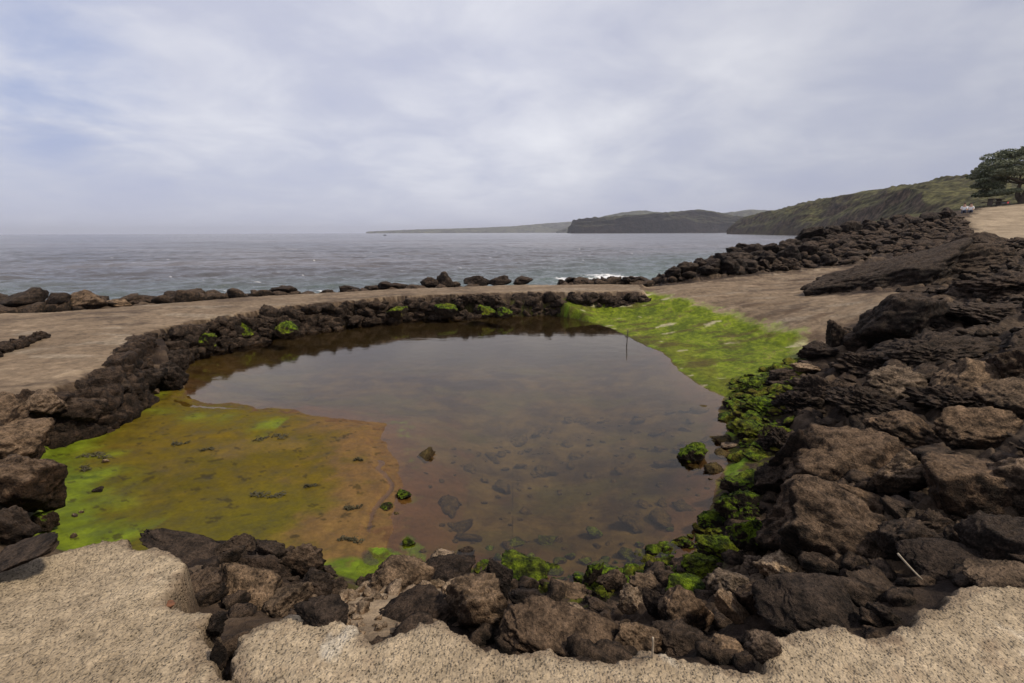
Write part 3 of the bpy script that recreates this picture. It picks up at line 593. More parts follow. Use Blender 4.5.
# ------------------------------------------------------------------ boulders
ICO = {}
def ico(sub):
    if sub not in ICO:
        bm = bmesh.new(); bmesh.ops.create_icosphere(bm, subdivisions=sub, radius=1)
        V = np.array([v.co[:] for v in bm.verts]); Fa = np.array([[v.index for v in f.verts] for f in bm.faces]); bm.free(); ICO[sub] = (V/np.linalg.norm(V, axis=1, keepdims=True), Fa)
    return ICO[sub]
def rock_shape(seed, sub=4, facets=13, sharp=14, rough=1.0):
    sharp = sharp*1.6; facets = max(8, facets-2)
    D, Fa = ico(sub); rs = np.random.RandomState(seed)
    nrm = rs.normal(size=(facets, 3)); nrm /= np.linalg.norm(nrm, axis=1, keepdims=True); hh = rs.uniform(0.62, 1.0, facets)
    dt = np.maximum(D@nrm.T, 1e-3)/hh[None, :]
    r = (dt**sharp).sum(1)**(-1.0/sharp); r = np.clip(r, 0.3, 1.35)
    P = D*r[:, None]
    n = fbm3(P*1.6+seed*3.1, 3, seed % 97); m = fbm3(P*5.0+seed, 4, seed % 89+7, 0.6)
    st = fbm3(P*np.array([2.2, 2.2, 7.0])+seed*0.7, 3, seed % 71, 0.6)
    cr_ = np.abs(fbm3(P*2.7+seed*1.1, 4, seed % 61, 0.55))
    P = P*(1+rough*(0.12*n+0.095*m+0.04*st+0.16*(cr_-.25))[:, None])
    if sub >= 5:
        c = np.abs(fbm3(P*3.2+seed*1.7, 3, seed % 83+3)); P = P*(1-rough*0.05*(1-ss(0.0, 0.10, c)))[:, None]
        P = P*(1+rough*0.016*fbm3(P*22+seed, 3, 5, 0.6))[:, None]
    lo, hi = P.min(0), P.max(0); return (P-(lo+hi)/2)/((hi-lo)/2), Fa
def boulder(px, py, w, h, tilt=0, label='', mat='brown', seed=0, depthr=0.75, sub=5, lift=None, rz=0, facets=13, sharp=14, rough=1.0, pitch=0, group=None, name='boulder', dist=None, cat='rock'):
    if w > 40 and py > 380 and not pitch and 'mossy' not in label: pitch = 16+seed % 9
    """w, h: apparent size in px; the boulder rests on the ground where the sight line meets it"""
    p0 = hit(px, py) if dist is None else Vector(at_d(px, py, dist)); dep = p0.y*math.cos(TH)+(HC-p0.z)*math.sin(TH); hw = h*dep/F
    if dist is None: p0 = hit(px, py, lift if lift is not None else hw*0.25)
    dep = p0.y*math.cos(TH)+(HC-p0.z)*math.sin(TH); W = w*dep/F; Hh = h*dep/F
    P, Fa = rock_shape(seed, sub, facets, sharp, rough)
    a = math.atan2(HC-p0.z, p0.y); Dp = W*depthr
    Hz = max(math.sqrt(max(Hh*Hh-(Dp*math.sin(a))**2*0.5, (0.55*Hh)**2)), 0.05)
    P = P*np.array([W/2, Dp/2, Hz/2])
    E = np.array((Euler((0, rad(tilt), 0)).to_matrix().to_4x4() @ Euler((rad(pitch), 0, rad(rz))).to_matrix().to_4x4()).to_3x3())
    P = P@E.T; zb = P[:, 2].min()
    o = link(mesh_np(name, P, Fa, MATS[mat]), name, None, p0)
    tag(o, label, cat, group); return o

B = boulder
# --- foreground heap left of the pale sand
B(196, 553, 128, 18, 14, 'long low dark slab lying along the top edge of the pale ledge', 'dark', 1, .4, pitch=1, lift=.03)
B(204, 590, 52, 36, 10, 'squat brown block tucked against the notch in the ledge, by the rust stain', 'brown', 2, .9, sharp=20)
B(246, 592, 74, 36, 18, 'broad flat-topped brown block in the middle of the left heap', 'brown', 3, .8, sharp=20)
B(236, 549, 42, 26, 0, 'dark pitted knob at the top left of the left heap', 'dark', 4)
B(271, 553, 36, 28, 20, 'small dark rock beside the pitted knob on the left heap', 'dark', 5)
B(262, 572, 60, 28, 25, 'dark jagged rock wedged behind the broad brown block', 'dark', 6)
B(303, 562, 42, 40, 30, 'brown leaning rock at the top right of the left heap', 'brown', 7)
B(317, 588, 36, 34, 0, 'rounded dark rock at the right end of the left heap', 'dark', 8, sharp=8)
B(287, 602, 54, 30, -12, 'brown wedge of rock at the foot of the left heap', 'brown', 9)
B(322, 611, 56, 18, 22, 'thin dark sliver of rock resting on the ledge below the left heap', 'dark', 10)
B(214, 627, 34, 26, -35, 'dark lump of rock filling the upper end of the crack in the ledge', 'dark', 11, rough=1.6)
B(219, 654, 14, 40, 10, 'narrow dark stone deep in the crack of the ledge near the photo edge', 'dark', 12, 1.2, rough=1.4)
# --- middle
B(400, 581, 66, 34, 6, 'flat brown block beside the bright green strip of algae', 'brown', 21, .8, sharp=22)
B(418, 612, 104, 34, -28, 'long smooth dark rock slanting up from the pale sand', 'dark', 22, .6)
B(478, 602, 66, 78, 38, 'large brown arched boulder in the middle of the shore heap', 'brown', 23, .9, sharp=10)
B(447, 572, 60, 26, -14, 'low dark rock behind the large arched boulder', 'dark', 24)
B(466, 553, 18, 12, 0, 'small black stone at the waterline beside the green strip', 'dark', 25)
B(444, 556, 26, 12, 0, 'small pale stone at the waterline end of the green strip', 'tan', 26)
B(498, 578, 40, 34, 40, 'dark rock between the arched boulder and the bright mossy stone', 'dark', 27)
B(560, 636, 126, 44, 17, 'long flat-topped brown boulder lying along the ledge edge', 'brown', 28, .55, sharp=20, facets=11)
B(577, 616, 46, 18, 22, 'flat grey stone lying behind the long brown boulder', 'grey', 29, .6, sharp=18)
B(632, 603, 32, 36, -15, 'rounded upright tan boulder above the white stick', 'tan', 30, .9, sharp=9)
B(656, 606, 30, 34, 10, 'dark hollowed rock right beside the upright tan boulder', 'dark', 31)
B(634, 640, 50, 46, 20, 'brown pointed boulder just left of the white stick', 'brown', 32, .8)
B(602, 628, 24, 22, 30, 'small brown stone at the right end of the flat grey stone', 'brown', 33)
B(690, 618, 66, 48, 28, 'square brown block right of the white stick', 'brown', 34, .9, sharp=22)
B(684, 644, 62, 34, 8, 'dark rough boulder at the ledge edge right of the white stick', 'dark', 35, .8, rough=1.4)
B(738, 614, 84, 26, 48, 'long pale pillar-shaped rock leaning down to the ledge', 'tan', 36, .35, sharp=22, facets=10)
B(727, 584, 44, 34, 10, 'grey-brown boulder at the head of the leaning pillar rock', 'grey', 37, .9)
B(757, 600, 34, 44, 60, 'brown angular rock behind the leaning pillar rock', 'brown', 38, .9)
B(722, 650, 46, 26, 0, 'brown lumpy rock at the foot of the leaning pillar rock', 'brown', 39)
B(762, 648, 36, 32, 0, 'rounded brown stone at the ledge edge below the smooth dark boulder', 'grey', 40)
B(612, 583, 34, 26, 12, 'brown flat rock behind the upright tan boulder', 'brown', 41)
B(652, 584, 48, 20, 5, 'low brown rock among the small mossy stones', 'brown', 42)
B(570, 592, 40, 14, 10, 'thin brown shelf of rock at the water beside the mossy wedge', 'brown', 43)
B(528, 598, 44, 26, 20, 'dark brown rock below the bright mossy stone', 'dark', 44)
# --- right foreground
B(828, 536, 136, 118, 22, 'huge sloping slab of brown basalt, the biggest block on the right', 'brown', 51, .8, sharp=20, facets=11, lift=.12, pitch=34)
B(815, 612, 112, 52, 8, 'large smooth dark boulder at the ledge edge below the huge sloping slab', 'dark', 52, .7, sharp=10, rough=.6)
B(868, 592, 92, 36, 18, 'dark elongated rock along the foot of the huge sloping slab', 'dark', 53, .6)
B(782, 572, 52, 34, 22, 'pale tan flat rock left of the huge sloping slab', 'tan', 54, .9)
B(760, 566, 30, 22, 0, 'small grey stone above the pale tan flat rock', 'grey', 55)
B(800, 588, 46, 18, 10, 'flat grey stone under the pale tan flat rock', 'grey', 56)
B(884, 616, 32, 24, 42, 'small pointed dark stone at the ledge edge', 'dark', 57, sharp=24)
B(905, 540, 62, 54, 20, 'dark blocky rock right of the huge sloping slab, above the stick', 'dark', 58)
B(930, 528, 44, 38, 0, 'crusty dark rock right of the thin stick', 'dark', 59, rough=1.6)
B(955, 562, 92, 34, -6, 'dark flat boulder near the right ledge edge', 'dark', 60, .7)
B(900, 478, 48, 56, 12, 'grey streaked rock between the two large lit boulders', 'grey', 61)
B(965, 486, 110, 72, 12, 'large lit brown boulder with a smooth top at the right', 'brown', 62, .8, sharp=11, rough=.7, lift=.1)
B(1022, 478, 84, 68, -10, 'big pale-topped boulder cut by the right photo edge', 'grey', 63, .8, sharp=12, lift=.1)
B(1004, 540, 74, 56, -20, 'dark rounded boulder under the pale-topped one at the right edge', 'dark', 64, .8)
B(1000, 575, 64, 20, -10, 'low brown stone on the ledge at the right edge', 'brown', 65)
B(846, 462, 138, 76, 10, 'large fractured brown block with a dark undercut left face', 'brown', 66, .7, sharp=20, rough=1.1, lift=.2, pitch=24)
B(796, 462, 54, 84, -8, 'tall black shadowed rock face at the left end of the fractured block', 'dark', 67, .8, sharp=20)
B(862, 506, 78, 40, 24, 'brown folded rock between the fractured block and the huge slab', 'brown', 68, .8)
B(914, 434, 96, 40, 14, 'brown ridged slab above the large lit boulder', 'brown', 69, .7, sharp=20)
B(984, 432, 84, 38, -8, 'brown flat rock behind the pale-topped boulder', 'brown', 70, .7)
B(968, 386, 78, 42, -8, 'rounded brown boulder below the lichen-topped rock', 'brown', 71, .8)
B(890, 386, 66, 40, 10, 'pale crusty knob of lava in the middle of the right slope', 'grey', 72, .8, rough=1.6)
B(1012, 366, 66, 42, 4, 'dark overhanging rock topped with yellow lichen at the right edge', 'lichen', 73, .8)
B(1014, 402, 60, 34, -6, 'brown rock under the lichen-topped overhang', 'brown', 74, .8)
B(896, 322, 84, 58, -12, 'large smooth dark boulder at the far edge of the right slope', 'dark', 75, .7, sharp=12, rough=.9, lift=.35)
B(838, 337, 26, 32, 10, 'small dark upright rock beside the concrete slab', 'dark', 76, .9, lift=.15)
B(858, 340, 30, 26, 0, 'dark rock between the upright rock and the large smooth boulder', 'dark', 77)
B(815, 352, 42, 20, -8, 'low dark rock where the green bank meets the lava slope', 'dark', 78)
B(806, 368, 30, 12, 0, 'pale tan stone at the right tip of the green bank', 'tan', 79)
B(893, 280, 178, 58, -9, 'long dark whale-backed outcrop lying across the concrete slab', 'dark', 85, .5, sharp=9, rough=.8, lift=.0, sub=6, pitch=1)
B(960, 266, 120, 44, -6, 'dark folded outcrop rising behind the whale-backed one', 'dark', 86, .5, sharp=10, rough=.9, lift=.1, sub=6, pitch=1)
B(985, 248, 74, 32, 2, 'dark rounded outcrop in front of the tan parking ground', 'dark', 87, .6, sharp=9, rough=.8, dist=22, pitch=1)
for k_, (px_, py_, w_, h_, t_, lb_) in enumerate([(872, 408, 96, 44, 12, 'broad fused lava mass above the fractured block'), (835, 396, 70, 48, -10, 'dark ragged lava mass behind the tall black rock face'), (930, 352, 110, 40, -8, 'dark jagged outcrop in the middle of the right slope'),
        (985, 318, 110, 38, 6, 'long dark lava ridge above the lichen-topped rock'), (870, 368, 84, 34, 14, 'dark broken outcrop below the large smooth dark boulder'), (945, 402, 70, 40, 10, 'craggy dark mass left of the rounded boulder under the lichen rock'),
        (1010, 290, 90, 34, -10, 'dark ragged outcrop high on the right slope at the photo edge'), (800, 404, 50, 34, 8, 'black crusted mass at the head of the algae covered shore'), (925, 318, 70, 30, 4, 'dark ragged outcrop right of the large smooth dark boulder'), (780, 448, 40, 50, -20, 'black craggy rock above the bright green shore')]):
    B(px_, py_, w_, h_, t_, lb_, 'dark', 301+k_, .9, sub=6, rough=2.0, facets=12, lift=.02, pitch=4, name='lava_outcrop')
B(780, 378, 36, 20, -10, 'dark lump beside the green bank tip', 'dark', 80, rough=1.5)
# --- left
B(12, 488, 84, 88, 8, 'largest brown boulder at the left edge, standing on the mud', 'brown', 91, .8, sharp=14, lift=.28)
B(14, 441, 72, 40, 12, 'brown angular boulder above the largest left one', 'brown', 92, .9, sharp=18, lift=.3)
B(-8, 414, 64, 30, 10, 'flat brown rock at the left edge below the walkway', 'brown', 93, .9, lift=.4)
B(74, 412, 46, 36, 22, 'dark overhanging block under the walkway edge', 'dark', 94, .9, lift=.35)
B(36, 404, 52, 26, 5, 'pale-topped flat slab at the walkway edge', 'grey', 95, .8, sharp=20, lift=.4)
B(110, 388, 52, 34, 8, 'dark lumpy boulder in the middle of the left wall', 'dark', 96, .9, lift=.3)
B(148, 382, 40, 30, 0, 'dark boulder where the left wall meets the water', 'dark', 97, .9, lift=.25)
B(43, 522, 34, 30, 0, 'small rock with a green algae skirt beside the largest left boulder', 'half', 98)
B(24, 554, 78, 16, -18, 'low dark slab lying at the left end of the pale ledge', 'dark', 99, .7, lift=.1)
B(166, 376, 18, 16, 0, 'small yellowish stone at the right end of the left wall', 'tan', 100)
B(172, 378, 30, 34, 6, 'upright dark boulder at the inner corner of the left wall', 'dark', 103, .9, dist=at_z(172, 393, 0)[1]+.15)
B(178, 362, 26, 26, -6, 'dark boulder at the waterline where the left wall turns', 'dark', 104, .9, dist=at_z(180, 374, 0)[1]+.1)
B(152, 392, 14, 9, 0, 'small pale stone on the green algae below the left wall', 'tan', 101)
B(8, 530, 50, 60, 0, 'dark rough rock low at the left edge', 'dark', 102, .8)
# --- mossy ones
B(690, 457, 32, 32, 0, 'rounded bright mossy rock standing alone in the right of the pool', 'moss', 111, .9, sharp=10, lift=.08)
B(595, 533, 20, 15, 12, 'small mossy block alone in the water near the middle shore', 'moss', 112, sharp=18)
B(404, 495, 17, 12, 0, 'dark green stone at the edge of the muddy bank', 'moss', 113)
B(386, 507, 14, 9, 0, 'pale green pebble touching the muddy bank edge', 'half', 114)
B(409, 542, 14, 10, 0, 'small mossy stone in the shallow near the green strip', 'moss', 115)
B(524, 572, 52, 32, 12, 'broad bright mossy stone at the near waterline', 'moss', 116, .9, sharp=10)
B(552, 570, 24, 14, 0, 'small mossy stone right of the broad mossy one', 'half', 117)
B(592, 578, 18, 40, 12, 'dark mossy wedge standing upright in the near shore', 'moss', 118, .8)
B(600, 596, 18, 24, 0, 'vivid green stone at the foot of the upright mossy wedge', 'moss', 119)
B(685, 588, 42, 20, 3, 'flat vivid green slab behind the square brown block', 'moss', 120, .8, sharp=22)
B(626, 554, 18, 13, 0, 'bright yellow-green stone in the near shallows', 'moss', 121)
B(654, 552, 20, 16, 0, 'dark mossy lump in the near shallows, right of the bright one', 'moss', 122)
B(633, 568, 18, 14, 0, 'mossy stone half out of the water below the bright one', 'moss', 123)
B(681, 541, 18, 10, 0, 'small flat mossy stone left of the big green cluster', 'half', 124)
B(548, 540, 22, 10, 0, 'low dark green stone barely above the near water', 'half', 125)
B(515, 543, 20, 10, 0, 'low mossy stone just breaking the water in front of the broad mossy one', 'half', 126)
B(712, 522, 30, 24, 0, 'round green boulder at the left tip of the mossy cluster', 'moss', 127)
B(738, 508, 46, 44, 12, 'upper mossy boulder of the cluster below the undercut face', 'moss', 128, rough=1.4)
B(718, 548, 56, 34, 10, 'widest mossy boulder of the cluster on the right shore', 'moss', 129, rough=1.4)
B(752, 536, 44, 46, 0, 'dark green boulder of the cluster next to the huge sloping slab', 'moss', 130, rough=1.4)
B(700, 568, 36, 24, 0, 'lowest mossy boulder of the right shore cluster', 'moss', 131, rough=1.4)
B(742, 484, 44, 26, -10, 'dark rock above the mossy cluster with yellow-green crust', 'half', 132, rough=1.4)
B(770, 482, 40, 40, 0, 'dark rough rock between the crusted one and the undercut face', 'dark', 133, rough=1.4)
B(752, 388, 26, 16, 0, 'green tufted rock at the tip of the green bank', 'moss', 134, rough=1.5)
B(762, 408, 44, 22, 10, 'bright green rock of the right shore under the lava slope', 'moss', 135, rough=1.6)
B(748, 430, 40, 22, 0, 'yellow-green crusted rock of the right shore', 'moss', 136, rough=1.6)
B(776, 436, 34, 28, 0, 'green-topped rock against the tall black rock face', 'half', 137, rough=1.6)
B(730, 446, 20, 8, 0, 'thin pale shelf stone at the right waterline', 'tan', 138)
for k, (px, py, w, h, lab) in enumerate([(207, 341, 26, 18, 'left green-capped stone at the foot of the far wall'), (240, 330, 28, 20, 'second green-capped stone along the far wall from the left'),
        (287, 330, 22, 18, 'bright green stone beside the round dark boulder of the far wall'), (396, 313, 22, 14, 'green stone near the middle of the far wall'),
        (446, 310, 24, 14, 'green stone right of the middle of the far wall'), (487, 311, 20, 14, 'bright green stone at the far wall toward the green bank'), (505, 313, 16, 12, 'last green stone along the far wall before the shadowed stretch'),
        (545, 303, 30, 10, 'dark green stone in the wall corner beside the green bank')]):
    B(px, py, w, h, 0, lab, 'moss', 150+k, sub=4, dist=at_z(px, py+h*0.5, 0.0)[1]-0.42)
B(307, 321, 32, 24, 0, 'round dark boulder at the foot of the far wall', 'dark', 160, sub=4, sharp=8)
# --- small repeats
rnd = random.Random(5)
def water_pebbles():
    spots = [(570, 556, 12, 7), (585, 562, 14, 8), (606, 560, 10, 6), (640, 545, 10, 6), (668, 562, 16, 9), (645, 575, 14, 8), (612, 570, 14, 8), (560, 560, 14, 7), (500, 558, 14, 8), (486, 563, 12, 7), (530, 556, 10, 6), (665, 578, 14, 8), (490, 548, 10, 5), (700, 545, 12, 7), (670, 530, 9, 4)]
    for k, (px, py, w, h) in enumerate(spots):
        B(px, py, w, h, rnd.uniform(-15, 15), 'small mossy stone scattered in the near shallows', 'half' if k % 2 else 'moss', 200+k, sub=3, group='small mossy stones in the near shallows', name='stone')
water_pebbles()
for px, py, w, h, lab, mt in [(98, 490, 10, 7, 'dark round stone lying on the green-brown mud', 'dark'), (106, 461, 7, 5, 'pale stone beside the black weed on the mud', 'tan'), (75, 516, 6, 4, 'upper pale pebble at the left of the mud bank', 'tan'),
        (81, 513, 5, 3, 'tiny pale pebble beside the upper one on the mud bank', 'tan'), (74, 536, 6, 5, 'lower pale pebble near the ledge on the mud bank', 'tan')]:
    B(px, py, w, h, 0, lab, mt, int(px*3+py), sub=3, name='stone')

# --- protos for the many
PROT = [mesh_np('boulder', *rock_shape(500+k, 4, 11, 18, 1.4), M_FAR) for k in range(9)]
def cp_rock(x, y, s, label, group, flat=0.75, sink=0.25, mat=None, name='boulder', z=None):
    me = PROT[rnd.randrange(9)]; o = bpy.data.objects.new(name, me); COL.objects.link(o)
    zz = float(ground(np.array([x]), np.array([y]))[0]) if z is None else z
    o.scale = (s*rnd.uniform(.42, .62), s*rnd.uniform(.38, .55), s*flat*rnd.uniform(.36, .52)); o.location = (x, y, zz+s*flat*(0.42-sink))
    o.rotation_euler = (rnd.uniform(-.35, .35), rnd.uniform(-.35, .35), rnd.uniform(0, 6.28)); tag(o, label, 'rock', group); return o
# boulders between the walkway and the sea, one by one
for px, w, h, yb, lab in [(-8, 34, 18, 313, 'low dark boulder cut by the left edge behind the walkway'), (22, 42, 22, 313, 'big dark angular boulder at the left end of the seaward row'), (60, 28, 19, 313, 'dark boulder second in the seaward row behind the walkway'),
        (91, 42, 20, 311, 'broad brown-topped boulder in the seaward row'), (120, 24, 10, 310, 'low dark boulder right of the broad brown-topped one'), (143, 26, 11, 307, 'low pointed dark boulder in the seaward row'),
        (173, 26, 14, 306, 'lone rounded boulder on the seaward edge of the walkway'), (203, 20, 8, 303, 'small low boulder right of the lone rounded one'), (231, 22, 7, 300, 'flat dark boulder behind the walkway bend'), (262, 18, 7, 297, 'small dark boulder left of the surf'),
        (285, 22, 10, 297, 'dark boulder beside the white surf'), (327, 12, 5, 295, 'tiny boulder behind the narrow walkway'), (352, 20, 7, 293, 'small boulder left of the twin peaks rock'), (371, 14, 6, 292, 'small low rock next to the twin rocks'), (387, 20, 9, 291, 'left one of the twin rocks behind the wall'),
        (400, 14, 6, 290, 'right one of the twin rocks behind the wall'), (430, 18, 11, 289, 'dark squat rock leaning on the pointed one'), (444, 17, 16, 289, 'tall pointed rock on the far wall'), (455, 10, 6, 288, 'small rock at the foot of the tall pointed one'),
        (477, 24, 10, 286, 'dark flat boulder right of the tall pointed one'), (499, 22, 10, 286, 'dark boulder in the middle of the far row'), (523, 18, 9, 286, 'small dark boulder at the right end of the far row')]:
    p = at_z(px, yb, WZ-0.12); dep = p[1]*1.035; s = w*dep/F
    w *= 1.15; h *= 1.2; B(px, yb-h*0.42, w, h, rnd.uniform(-8, 8), lab, 'dark' if 'brown' not in lab else 'brown', int(600+px), .8, sub=4, dist=dep, name='boulder')
# riprap between the slab and the sea
placed = []
def scatter(n, region, smin, smax, label, group, seed, flat=.8, sink=.2, mind=.55):
    rr_ = random.Random(seed); c = 0; tries = 0
    xs = [p[0] for p in region]; ys = [p[1] for p in region]
    while c < n and tries < 20000:
        tries += 1; x = rr_.uniform(min(xs), max(xs)); y = rr_.uniform(min(ys), max(ys))
        if sdf(region, np.array([x]), np.array([y]))[0] > 0: continue
        if sdf([(27.5, 29.5), (45, 31), (75, 50), (75, 64), (52, 57), (42, 47.5), (33, 36.5)], np.array([x]), np.array([y]))[0] < 0.9: continue
        s = smin+(smax-smin)*rr_.random()**1.6
        if any((x-a)**2+(y-b)**2 < ((s+t)*0.5*mind)**2 for a, b, t in placed): continue
        placed.append((x, y, s)); cp_rock(x, y, s, label, group, flat, sink); c += 1
rip = [(5.6, 20.6), (7.2, 20.4), (10, 22), (14, 23.2), (18.5, 24), (24, 27.5), (32, 33), (42, 43), (40, 49), (30, 42), (22, 36), (15, 30.5), (10.5, 26.5), (7.5, 23.8), (5.4, 22)]
scatter(60, [(5.6, 20.8), (8, 20.8), (12, 23.5), (16, 26.5), (14, 29.5), (9.5, 25.8), (5.4, 22)], .6, 1.35, 'dark boulder heaped at the sea end of the riprap bank', 'boulders heaped at the sea end of the riprap bank', 21, .9, .05)
scatter(85, [(8, 20.8), (14, 23.2), (18.5, 24.2), (25, 28.5), (33, 35), (30, 40), (20, 33.5), (14, 28.5)], .4, 1.1, 'rubble boulder along the concrete side of the riprap bank', 'rubble boulders along the concrete side of the riprap bank', 22, .7, .15)
scatter(26, [(14, 29), (22, 34), (32, 42), (42, 47), (38, 50), (26, 43), (17, 33)], 1.0, 1.9, 'large black boulder on the skyline crest of the riprap bank', 'large boulders on the riprap crest', 23, .8, .1)
# low tan rubble between the far wall and the riprap
for k in range(15):
    px = 563+k*5.6; p = at_z(px, 284, WZ); s = rnd.uniform(.32, .55)
    cp_rock(p[0]*1.03+rnd.uniform(-.1, .1), p[1]*1.03+rnd.uniform(-.25, .25), s, 'small rubble stone in the low row left of the riprap bank', 'small rubble stones left of the riprap bank', z=WZ-.05+rnd.uniform(0, .1), name='stone')

BIG = hit(896, 335)
LOT = [(27.5, 29.5), (45, 31), (75, 50), (75, 64), (52, 57), (42, 47.5), (33, 36.5)]
LIB = [rock_shape(1200+k, 3, 11, 16, 1.7) for k in range(16)]; LIB2 = [rock_shape(1300+k, 2, 10, 18, 1.5) for k in range(16)]
def rubble(name, label, region, n, smin, smax, mat, seed, fine=True, flat=.7, keep=None, pw=2.0, sink=.12):
    rs = np.random.RandomState(seed); R_ = np.array(region); lo, hi = R_.min(0), R_.max(0)
    p = lo+(hi-lo)*rs.random_sample((n*6, 2)); p = p[sdf(region, p[:, 0], p[:, 1]) < 0]
    h, z = ground(p[:, 0], p[:, 1], True); ok = (z['P'] > 0.0) & (z['M'] > 0.0) & (z['G'] > 0) & (z['S'] > 0.02) & (z['W'] > 0.05) & (z['L'] > 0.03) & (sdf(LOT, p[:, 0], p[:, 1]) > 0.3) & (z['R'] < 0.25)
    if keep is not None: ok &= keep(p[:, 0], p[:, 1])
    p, h = p[ok][:n], h[ok][:n]; Vs, Fs, off = [], [], 0
    for k in range(len(p)):
        sz = smin+(smax-smin)*rs.random_sample()**pw; Pv, Fa = (LIB if fine else LIB2)[rs.randint(16)]
        E = np.array(Euler((rs.uniform(-.5, .5), rs.uniform(-.5, .5), rs.uniform(0, 6.28))).to_matrix())
        Pv = (Pv*np.array([sz*rs.uniform(.4, .7), sz*rs.uniform(.35, .55), sz*flat*rs.uniform(.3, .55)]))@E.T
        Vs.append(Pv+np.array([p[k, 0], p[k, 1], h[k]+sz*sink])); Fs.append(Fa+off); off += len(Pv)
    o = link(mesh_np(name, np.concatenate(Vs), np.concatenate(Fs), mat), name); tag(o, label, 'rubble', kind='stuff')
M_CRUST = rock_mat('algae_rubble', (0.02, 0.014, 0.01), (0.07, 0.055, 0.02), moss=0.42, scale=1.5, ochre=1.0)
M_SUNK = rock_mat('sunken_stone', (0.028, 0.019, 0.009), (0.100, 0.074, 0.026))
def shore_rubble(name, label, pts, n, smin, smax, mat, seed, zoff, flat=.6):
    rs = np.random.RandomState(seed); R_ = np.array(PZ(pts, 0.0)); lo, hi = R_.min(0), R_.max(0); p = lo+(hi-lo)*rs.random_sample((n*5, 2)); p = p[sdf(R_, p[:, 0], p[:, 1]) < 0][:n]; h = ground(p[:, 0], p[:, 1]); Vs, Fs, off = [], [], 0
    for k in range(len(p)):
        sz = smin+(smax-smin)*rs.random_sample()**2.5; Pv, Fa = LIB[rs.randint(16)]; E = np.array(Euler((rs.uniform(-.4, .4), rs.uniform(-.4, .4), rs.uniform(0, 6.28))).to_matrix())
        Pv = (Pv*np.array([sz*.55, sz*.45, sz*flat*.45]))@E.T; Vs.append(Pv+np.array([p[k, 0], p[k, 1], h[k]+sz*zoff])); Fs.append(Fa+off); off += len(Pv)
    o = link(mesh_np(name, np.concatenate(Vs), np.concatenate(Fs), mat), name); tag(o, label, 'rubble', kind='stuff')
shore_rubble('algae_rubble', 'yellow-green algae crusted rubble along the right shore of the pool', [(738, 385), (800, 372), (792, 420), (775, 470), (735, 470), (738, 440), (724, 415)], 420, .06, .30, M_CRUST, 81, .08, .5)
shore_rubble('algae_rubble', 'algae crusted small stones along the near shore of the pool', [(470, 562), (560, 572), (600, 555), (680, 540), (735, 490), (760, 560), (700, 590), (600, 605), (480, 585)], 330, .04, .16, M_CRUST, 82, .1, .6)
shore_rubble('sunken_stones', 'brown stones lying on the bed of the pool near the viewer', [(390, 500), (420, 450), (560, 400), (700, 400), (735, 440), (720, 500), (700, 550), (560, 575), (400, 560)], 190, .05, .30, M_SUNK, 83, .06, .45)
M_RUB = rock_mat('rubble_basalt', (0.014, 0.011, 0.009), (0.095, 0.066, 0.046), scale=1.4)
rubble('lava_rubble', 'broken lava crust covering the slope right of the pool', [(2.6, 3.6), (3.1, 5.0), (3.5, 6.6), (4.9, 8.6), (6.3, 9.5), (9.5, 12.5), (14, 15), (22, 18), (22, 8), (9, 3), (4, 2.2)], 2300, .05, .5, M_RUB, 71, flat=.58, pw=3.0, sink=.04, keep=lambda x, y: (np.hypot(x-BIG[0], y-BIG[1]) > .95) | (y > BIG[1]+.3))
rubble('lava_rubble', 'broken lava crust beyond the slope, up to the tan parking ground', [(12, 16), (19, 21), (27, 28.8), (32, 27), (30, 20), (24, 14)], 1300, .18, .7, M_RUB, 72, True)
rubble('lava_rubble', 'small broken lava filling the riprap bank between its boulders', rip+[], 1300, .25, .8, M_RUB, 73, False)
rubble('lava_rubble', 'small broken stones between the boulders of the near shore', [(-3.2, 2.4), (-1.6, 3.4), (0, 3.75), (1.8, 3.8), (2.6, 4.6), (3.4, 4.2), (4.5, 2.4), (2, 1.4), (-2, 1.8)], 420, .05, .22, M_RUB, 74, keep=lambda x, y: np.hypot((x+0.72)/0.35, (y-2.75)/0.75) > 1.2)
rubble('pale_rubble', 'pale sandy stones lying between the two dark rock heaps of the near shore', [(-1.05, 2.1), (-1.05, 3.3), (-.35, 3.3), (-.4, 2.0)], 130, .03, .16, M_TAN, 76)
rubble('lava_rubble', 'dark broken stones along the seaward edge of the walkway', [(-16, 11), (-10.6, 14.5), (-5, 18), (0, 18.6), (5.5, 18.8), (5.5, 21), (-1, 20.5), (-7, 19), (-12, 15.5), (-18, 12.5)], 650, .2, .8, M_RUB, 75, False)

